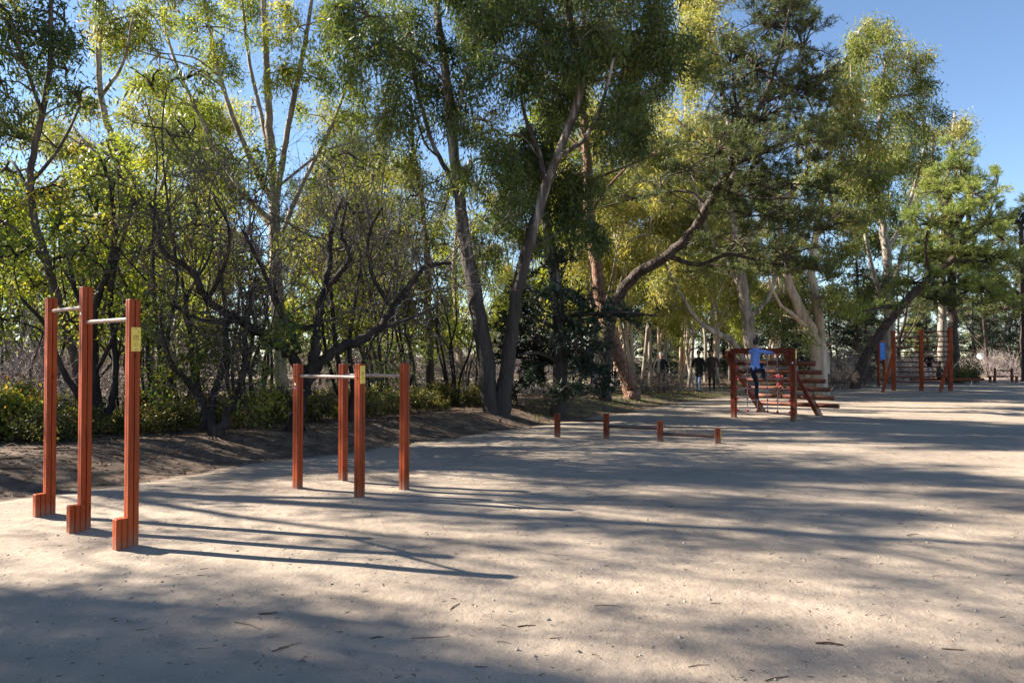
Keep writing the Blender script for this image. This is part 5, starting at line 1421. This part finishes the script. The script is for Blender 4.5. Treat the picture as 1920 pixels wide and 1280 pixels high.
    for f in m2.polygons:
        p = np.array(f.center); d_ = Bv - A; t = np.clip(((p - A) * d_).sum(1) / np.maximum((d_ * d_).sum(1), 1e-9), 0, 1)
        q = A + d_ * t[:, None]; i = int(np.argmin(np.linalg.norm(p - q, axis=1) / rad)); c = bones[i][2]
        if c == 'skin' and i == 3 and p[2] < (J[ish].z * .45 + J[ine].z * .55): c = 'top'
        if c in ('thigh', 'legs') and p[2] > hem and (c == 'thigh' or i > 6) and coat > 0: c = 'top'
        if c in ('thigh', 'legs') and coat == 0 and p[2] > pv.z - .02 * s and c != 'thigh': c = 'top'
        idx.append({'skin': 0, 'top': 1, 'legs': 2, 'thigh': 2, 'shoe': 3}[c])
    m2.polygons.foreach_set('material_index', idx); m2.shade_smooth(); m2.update()
    ob.location = loc; ob.rotation_euler = (0, 0, yaw)
    ob.name = 'person'
    tag(ob, label, 'person', group)
    hd = Vector(head_dir).normalized(); side = hd.cross(Vector((0, 0, 1))).normalized()
    mb = MB()
    mb.ball(hc + Vector((0, 0, .035 * s)) - hd * .014 * s, (.088 * s, .088 * s, .088 * s), 12, 8)
    mb.ball(hc - hd * .038 * s - Vector((0, 0, .01 * s)), (.078 * s, .06 * s, .085 * s), 12, 8)
    mb.build('hair', HAIRM[hair], ob, smooth=True)
    if face:
        MB().ball(hc + hd * .098 * s - Vector((0, 0, .018 * s)), (.013 * s, .016 * s, .022 * s), 8, 5).build('nose', skin, ob, smooth=True)
        for q in (-1, 1):
            MB().ball(hc + hd * .086 * s + side * q * .030 * s + Vector((0, 0, .008 * s)), (.010 * s, .010 * s, .006 * s), 8, 5).build('eye', HAIRM['dark'], ob, smooth=True)
            MB().ball(hc + side * q * .082 * s - Vector((0, 0, .01 * s)), (.012 * s, .020 * s, .030 * s), 8, 5).build('ear', skin, ob, smooth=True)
        MB().box(hc + hd * .086 * s - Vector((0, 0, .058 * s)), (.022 * s, .006 * s, .005 * s), side, (0, 0, 1), .001).build('mouth', M['red'], ob)
    return ob
JEANS = cloth('blue_jeans', (0.10, 0.15, 0.24)); BLACK = cloth('black_cloth', (0.012, 0.012, 0.014)); NAVY = cloth('navy_cloth', (0.015, 0.018, 0.035)); BLUESH = cloth('blue_shirt', (0.16, 0.26, 0.58)); REDC = cloth('red_jacket', (0.20, 0.03, 0.03))
ORANGE = cloth('orange_trousers', (0.36, 0.12, 0.04)); BROWNC = cloth('brown_coat', (0.06, 0.042, 0.036)); GREYC = cloth('grey_trousers', (0.28, 0.27, 0.28)); LILAC = cloth('lilac_scarf', (0.25, 0.2, 0.27)); SHOE = cloth('dark_shoes', (0.02, 0.02, 0.02), .6); WSHOE = cloth('white_shoes', (0.6, 0.6, 0.58), .6)
# climber leaning over the top beam of the net frame
yaw_f = math.atan2(fn.y, fn.x) - math.pi / 2
cx = fL + fu * .64 - fn * .17
zr = at(0, 747, FL[1])[2]; zr2 = at(0, 726, FL[1])[2]
H = 1.62
top_z = FH - fz
person('person in a blue T-shirt and dark trousers climbing the rope net', (cx.x, cx.y, fz), yaw_f, H, (0, -.02, .50 + (zr - fz) + .30), (0, .16, 0),
       ((-.08, .23, top_z + .02), (.26, .22, top_z + .03)), ((-.02, .13, (zr - fz) + .07), (.14, .20, (zr2 - fz) + .26)), BLUESH, NAVY, SHOE, 'dark', (0, 1, -.1), 0, 1.0, False, SKIN_D, False, elbow=((-.3, -.5, -1), (.75, -.2, -.6)))
# small child on the logs
q = fL + fu * .62 + fn * 1.50
person('small child in red and orange crouching on the log ladder behind the net', (q.x, q.y, fz), yaw_f + math.pi, 1.05, (0, .0, .78), (0, .25, 0),
       ((-.16, .40, .98), (.16, .40, .98)), ((-.09, .12, .52), (.10, .12, .52)), REDC, ORANGE, SHOE, 'brown', (0, 1, .1), 0, 1.0, True, SKIN, True)
# two strollers on the path, arms linked
for (px, d_, yw, lab, tp, lg, hr, hh, ct, hds, hm) in (
    (1310.5, 31.0, 2.5, 'person in a long black jacket and pale blue jeans walking nearest the pines', BLACK, JEANS, 'brown', 1.68, .22, ((-.26, .10, .82), (.22, .22, .98)), 0),
    (1335, 31.4, 2.75, 'person in a dark brown coat walking beside the one in pale jeans', BROWNC, BLACK, 'dark', 1.72, .30, ((-.20, .20, 1.0), (.28, .05, .80)), 0)):
    x, y = xy(px, d_); z = gz(x, y)
    person(lab, (x, y, z - .005), yw, hh, (0, 0, .91 * hh / 1.7), (0, .03, 0), hds, ((-.10, .16, .085), (.11, -.14, .10)), tp, lg, SHOE, hr, (.25, 1, 0), ct, 1.22, True, SKIN, True)
x, y = xy(1239.5, 30.2)
person('person all in black standing behind the dry brush left of the walking pair', (x, y, gz(x, y) - .005), 2.9, 1.58, (0, 0, .85), (0, .02, 0), ((-.26, .06, .78), (.26, .08, .78)), ((-.11, .03, .08), (.11, .0, .08)), BLACK, BLACK, SHOE, 'grey', (-.2, 1, 0), .32, 1.25, True, SKIN, True)
# child with a red tricycle on the sunny path
x, y = xy(1153.5, 36.4)
tz = gz(x, y)
person('toddler in dark blue beside a red tricycle on the sunlit path', (x, y, tz), 2.6, .86, (0, 0, .455), (0, .08, 0), ((-.10, .20, .44), (.14, .16, .44)), ((-.06, .02, .045), (.06, -.02, .045)), NAVY, JEANS, SHOE, 'brown', (0, 1, -.1), 0, 1.15, True, SKIN, True)
def tricycle():
    x2, y2 = xy(1161.5, 36.5); g = gz(x2, y2); o0 = Vector((x2, y2, g))
    root = empty('tricycle', o0); tag(root, 'small red tricycle standing next to the toddler', 'tricycle'); root.rotation_euler = (0, 0, .5)
    def wheel(c, r):
        w = MB()
        ring = [Vector(c) + Vector((math.cos(a), 0, math.sin(a))) * r for a in np.linspace(0, 2 * math.pi, 17)]
        w.tube(ring, .018, 6); o = w.build('wheel', M['rubber'], root, smooth=True)
        MB().tube([Vector(c) - Vector((0, .015, 0)), Vector(c) + Vector((0, .015, 0))], r * .78, 12).build('rim', M['white'], o)
    wheel((.24, 0, .13), .115); wheel((-.16, .13, .10), .085); wheel((-.16, -.13, .10), .085)
    MB().tube([(.24, 0, .13), (.21, 0, .34), (.19, 0, .46)], .016, 8).build('fork', M['red'], root, smooth=True)
    MB().tube([(.21, 0, .32), (0, 0, .20), (-.16, 0, .13)], .018, 8).build('frame', M['red'], root, smooth=True)
    MB().tube([(-.16, -.13, .11), (-.16, .13, .11)], .010, 8).build('axle', M['steel'], root, smooth=True)
    MB().tube([(.17, -.15, .48), (.19, 0, .46), (.17, .15, .48)], .012, 8).build('handlebar', M['rubber'], root, smooth=True)
    MB().ball((-.06, 0, .27), (.12, .08, .03), 12, 6).build('seat', M['red'], root, smooth=True)
tricycle()
# figures at the balance beam
c = BB0.lerp(BB1, .26)
person('person in a dark jacket and grey trousers stepping along the balance beam', (c.x, c.y, BBZ + .062), -1.3, 1.42, (0, 0, .70), (0, .12, 0), ((-.30, .12, .72), (.28, .22, .75)), ((.02, -.20, .065), (.0, .16, .065)), BLACK, GREYC, SHOE, 'grey', (0, 1, 0), .10, 1.1, True, SKIN, True)
c = BB0.lerp(BB1, .385)
person('person in dark clothes and pale shoes sitting on the balance beam', (c.x, c.y, 0.0), math.pi + .4, 1.5, (0, 0, BBZ + .17), (0, .10, 0), ((-.15, .36, .50), (.15, .36, .50)), ((-.12, .46, .085), (.10, .52, .085)), BROWNC, BLACK, WSHOE, 'dark', (0, 1, -.1), 0, 1.1, True, SKIN, True)
# ------------------------------------------------------------------ ground litter and small things
def scatter():
    rng = np.random.default_rng(77)
    # dry leaves on the bank
    g = G()
    n = 90000
    x = rng.uniform(-14, 14, n); y = rng.uniform(4, 36, n)
    s = edge_dist(x, y)
    dens = np.where(s > 0.55, np.exp(-np.maximum(0, s - 5) / 6), np.where(s > -.5, .45, .0)) * np.clip(16 / np.maximum(y, 8), 0, 1.3)
    k = (rng.random(n) < dens * .75) & (np.abs(x) < y * .74 + 1.5) & (path_dist(x, y) > 1.6)
    x, y = x[k], y[k]; m = len(x)
    P = np.stack([x, y, ground_z(x, y) + .006], 1)
    a = rng.uniform(0, 6.28, m); D = np.stack([np.cos(a), np.sin(a), rng.normal(0, .22, m)], 1)
    g.leaves(P, D, rng.uniform(.04, .11, m), rng.uniform(.008, .018, m), np.clip(rng.normal(.45, .22, m), 0, 1), rng)
    o = link('leaf_litter', g.mesh('leaf_litter'), M['litter']); tag(o, 'dry brown leaf litter covering the bank', 'leaf litter', kind='stuff')
    # sticks on the bank
    g = G(); n = 1700
    x = rng.uniform(-12, 10, n); y = rng.uniform(7, 32, n); s = edge_dist(x, y); k = (s > .5) & (s < 5) & (np.abs(x) < y * .74 + 1)
    x, y = x[k], y[k]; m = len(x); z = ground_z(x, y)
    a = rng.uniform(0, 6.28, m); L = rng.uniform(.2, .9, m)
    P0 = np.stack([x, y, z + .012], 1); x1 = x + np.cos(a) * L; y1 = y + np.sin(a) * L
    P1 = np.stack([x1, y1, ground_z(x1, y1) + .02], 1); mid = (P0 + P1) / 2 + rng.normal(size=(m, 3)) * .03; mid[:, 2] = np.maximum(mid[:, 2], ground_z(mid[:, 0], mid[:, 1]) + .012)
    r = rng.uniform(.005, .014, m); g.segs(P0, mid, r, r * .9, .5, 5); g.segs(mid, P1, r * .9, r * .5, .5, 5)
    o = link('fallen_twigs', g.mesh('fallen_twigs'), M['stick']); tag(o, 'fallen twigs strewn over the bank', 'twigs', kind='stuff')
    # tiny twigs, chips and grit on the sand
    g = G(); n = 3000
    d = 2.4 + 16 * rng.random(n) ** 1.5; u = rng.uniform(-.72, .72, n); x = u * d; y = d
    s = edge_dist(x, y); k = s < -.2; x, y = x[k], y[k]; m = len(x)
    a = rng.normal(0.1, .9, m); L = np.exp(rng.normal(-4.1, .75, m)).clip(.008, .13)
    P0 = np.stack([x, y, ground_z(x, y) + .003], 1); x1 = x + np.cos(a) * L; y1 = y + np.sin(a) * L
    P1 = np.stack([x1, y1, ground_z(x1, y1) + .003 + rng.random(m) * .006], 1); r = rng.uniform(.0011, .0026, m)
    md = (P0 + P1) / 2 + rng.normal(size=(m, 3)) * (L * .10)[:, None]; md[:, 2] = ground_z(md[:, 0], md[:, 1]) + .005
    g.segs(P0, md, r, r, .5, 4); g.segs(md, P1, r, r * .5, .5, 4)
    o = link('twig_litter', g.mesh('twig_litter'), M['stick']); tag(o, 'tiny twigs and bark chips scattered over the sand', 'twigs', kind='stuff')
    g = G(); n = 4500
    d = 2.3 + 13 * rng.random(n) ** 1.6; u = rng.uniform(-.72, .72, n); x = u * d; y = d
    s = edge_dist(x, y); k = s < -.1; x, y = x[k], y[k]; m = len(x)
    r = np.exp(rng.normal(-5.9, .5, m)).clip(.0015, .010); z = ground_z(x, y)
    C = np.stack([x, y, z + r * .25], 1)
    cube = np.array([(-1, -1, -.7), (1, -1, -.7), (1, 1, -.7), (-1, 1, -.7), (-.7, -.7, .7), (.7, -.7, .7), (.7, .7, .7), (-.7, .7, .7)], float)
    Vv = cube[None] * r[:, None, None] * (1 + .35 * rng.normal(size=(m, 8, 3)))
    a = rng.uniform(0, 6.28, m); ca, sa = np.cos(a), np.sin(a)
    Vr = np.stack([Vv[..., 0] * ca[:, None] - Vv[..., 1] * sa[:, None], Vv[..., 0] * sa[:, None] + Vv[..., 1] * ca[:, None], Vv[..., 2]], -1) + C[:, None]
    Q = np.array([(0, 1, 5, 4), (1, 2, 6, 5), (2, 3, 7, 6), (3, 0, 4, 7), (4, 5, 6, 7)])[None] + (np.arange(m) * 8)[:, None, None]
    g.add(Vr.reshape(-1, 3), Q.reshape(-1, 4), .5)
    o = link('gravel', g.mesh('gravel'), M['stone']); tag(o, 'fine gravel grains lying on the sand', 'gravel', kind='stuff')
    # dry leaves blown on the sand
    g = G(); n = 260
    d = 2.6 + 18 * rng.random(n) ** 1.3; u = rng.uniform(-.72, .72, n); x = u * d; y = d
    s = edge_dist(x, y); k = s < -.2; x, y = x[k], y[k]; m = len(x)
    a = rng.uniform(0, 6.28, m); D = np.stack([np.cos(a), np.sin(a), np.abs(rng.normal(0, .3, m))], 1)
    g.leaves(np.stack([x, y, ground_z(x, y) + .004], 1), D, rng.uniform(.015, .04, m), rng.uniform(.004, .009, m), np.clip(rng.normal(.45, .25, m), 0, 1), rng, .6)
    o = link('scattered_leaves', g.mesh('scattered_leaves'), M['litter']); tag(o, 'single dry leaves blown over the sand', 'leaves', kind='stuff')
    # thin grass at the bank's right end
    g = G(); n = 30000
    x = rng.uniform(.5, 14, n); y = rng.uniform(17, 40, n); s = edge_dist(x, y)
    k = (s > -.3) & (s < 2.4) & (wob(x, y, 1.6, 9) + .25 * rng.normal(size=n) > .12); x, y = x[k], y[k]; m = len(x)
    D = np.stack([rng.normal(0, .5, m), rng.normal(0, .5, m), np.ones(m)], 1)
    g.leaves(np.stack([x, y, ground_z(x, y) - .005], 1), D, rng.uniform(.04, .11, m), rng.uniform(.004, .008, m), np.clip(rng.normal(.4, .2, m), 0, 1), rng)
    o = link('grass', g.mesh('grass'), M['L_shrub']); tag(o, 'thin grass growing on the low end of the bank', 'grass', kind='stuff')
scatter()
def rock(px, py, size, mat, label, seed):
    rg = np.random.default_rng(seed); p = gp(px, py)
    size *= .62; mb = MB(); mb.ball((0, 0, 0), (size, size * .75, size * .5), 8, 6)
    mb.v = [tuple(np.array(v) * (1 + .22 * rg.normal())) for v in mb.v]
    o = mb.build('stone', M[mat]); o.location = (p[0], p[1], p[2] + size * .05); o.rotation_euler = (0, 0, rg.uniform(0, 6))
    tag(o, label, 'stone', 'stones on the sand')
for a in ((1650, 1056, .030, 'stone', 'whitish stone at right half sunk in the bright sand', 1), (1545, 1175, .026, 'stone', 'flat white stone above the thick dark stick', 2), (1635, 1132, .022, 'stone', 'small round white stone in the bright sand', 3),
          (1735, 1126, .028, 'greystone', 'rounded grey-brown stone near the right edge of the sand', 4), (1028, 1162, .030, 'stone', 'cream stone lying centre front beside a leaf', 5), (1250, 1133, .028, 'stone', 'pale stone by itself in the sunny front sand', 6),
          (1085, 1222, .034, 'greystone', 'dark grey stone in the shade at the bottom centre', 7), (565, 1240, .034, 'greystone', 'grey stone in the shaded foreground at left', 8), (440, 1220, .026, 'stone', 'white stone in the shaded foreground at left', 9),
          (670, 1096, .028, 'stone', 'pale flat stone just below the longest post shadow', 10), (355, 1234, .022, 'stone', 'small whitish stone in shade near the bottom left', 11), (1003, 1230, .022, 'greystone', 'little grey stone left of the dark grey one', 12)):
    rock(*a)
def stick(px0, py0, px1, py1, r, label, seed):
    r *= .7; rg = np.random.default_rng(seed); a, b = gp(px0, py0), gp(px1, py1); o0 = (a + b) / 2
    m = o0 + rg.normal(size=3) * .008; m[2] = gz(m[0], m[1]) + r * 1.6
    a[2] += r * .8; b[2] += r * .8
    mb = MB().tube([a - o0, (a * .6 + m * .4) - o0, m - o0, b - o0], [r * .8, r, r * .95, r * .55], 8)
    o = mb.build('stick', M['stick'], None, smooth=True); o.location = o0
    tag(o, label, 'stick', 'sticks on the sand')
for a in ((1529, 1206, 1582, 1210, .009, 'thick dark stick lying in the sunlit sand at lower right', 1), (1765, 1216, 1806, 1219, .005, 'thin dark stick near the lower right corner', 2), (486, 1151, 520, 1147, .007, 'short black stick in the shade at left', 3), (970, 1175, 1004, 1172, .006, 'brown stick in the sand at centre front', 4),
          (510, 1221, 542, 1212, .005, 'light brown stick in the shaded left foreground', 5), (440, 1166, 490, 1180, .0035, 'long thin twig in the left shade', 6), (695, 1197, 718, 1194, .006, 'dark twig in the middle of the shaded foreground', 7), (770, 1196, 838, 1193, .003, 'very thin long twig in front of the shade edge', 8),
          (1435, 1276, 1478, 1268, .005, 'twig at the bottom edge in the sun', 9), (845, 1142, 862, 1131, .005, 'short slanting twig right of centre left shade', 10), (1700, 1004, 1722, 1001, .005, 'small dark twig on the streaked sand at right', 11), (1290, 1250, 1330, 1246, .003, 'curved hair-thin twig at bottom centre', 12)):
    stick(*a)
# sand scuffed up round the foot of each post
def mounds():
    g0 = bpy.data.objects['ground']; rng = np.random.default_rng(9)
    for px, py, r in ((88, 968, .24), (153, 996, .24), (241, 1028, .24), (558, 916, .2), (674, 934, .2), (643, 903, .2), (758, 919, .2), (1045, 821, .2), (1137, 824, .2), (1238, 828, .2), (1346, 832, .2)):
        p = gp(px, py); k = 28; m = 9; V = []; F = []
        ph = rng.uniform(0, 6.28, 3)
        for i in range(m):
            for j in range(k):
                a = 2 * math.pi * j / k; rr_ = r * (i / (m - 1)) * (1 + .22 * math.sin(2 * a + ph[0]) + .12 * math.sin(3 * a + ph[1]) + .06 * math.sin(7 * a + ph[2]))
                x, y = p[0] + math.cos(a) * rr_ * 1.25, p[1] + math.sin(a) * rr_
                t = i / (m - 1); h = .022 * (1 - t) ** 1.3 * (1 + .5 * math.sin(a + ph[1])) + .002 * rng.normal() * (t < .95) - .004 * (t > .99)
                V.append((x, y, gz(x, y) + h))
        for i in range(m - 1):
            for j in range(k): F.append((i * k + j, (i + 1) * k + j, (i + 1) * k + (j + 1) % k, i * k + (j + 1) % k))
        me = bpy.data.meshes.new('sand_mound'); me.from_pydata(V, [], F); me.update(); me.shade_smooth()
        link('sand_mound', me, M['ground'], g0)
mounds()
# ------------------------------------------------------------------ labels that say which one
def project(o):
    v = np.array(o.matrix_world.translation if False else o.location) - CP
    return 960 + FPX * v[0] / max(v.dot(CF), .1)
PLACES = [(0, 'beyond the left edge'), (90, 'behind the leftmost tall post'), (240, 'behind the pull-up bars'), (540, 'left of the parallel bars'), (770, 'behind the parallel bars'),
          (900, 'left of the forked eucalyptus'), (1060, 'behind the cedar'), (1190, 'behind the crossing pines'), (1365, 'behind the walking pair'), (1500, 'behind the climbing frame'), (1640, 'left of the notice board'), (1790, 'behind the wall bars'), (9999, 'at the right edge beyond the bench')]
ORD = ['first', 'second', 'third', 'fourth', 'fifth', 'sixth', 'seventh', 'eighth', 'ninth']
STEMS = {'small understorey trees on the bank': 'small yellow-green understorey tree', 'slim eucalyptus stand in the middle distance': 'slim pale-trunked eucalyptus', 'slim eucalyptus behind the left bank': 'slim eucalyptus in the deeper wood',
         'dark conifers in the background': 'dark distant conifer', 'pines in the background': 'far flat-crowned pine', 'leafy shrubs along the bank': 'low yellow-green leafy shrub', 'pale leafless bushes': 'pale grey leafless bush', 'dry brush under the pines': 'low dry brown brush', 'far trees closing the view': 'very far leafy tree', 'dark saplings on the bank': 'dark thin-stemmed sapling'}
bins = {}
for o in PUT:
    if o.get('group') in STEMS:
        px = project(o)
        bins.setdefault((o['group'], next(t for lim, t in PLACES if px < lim)), []).append((px, o))
for (gr, place), lst in bins.items():
    lst.sort(key=lambda t: t[0]); st = STEMS[gr]
    many = len(lst) > 9
    for i, (px, o) in enumerate(lst):
        if len(lst) == 1: o['label'] = f'{st} {place}'
        elif many: o['label'] = f'{st} in the row {place}'
        elif len(lst) == 2: o['label'] = f'{st} {place}, ' + ('the left one' if i == 0 else 'the right one')
        else: o['label'] = f'{st} {place}, {ORD[i]} from the left'
bpy.context.view_layer.update()
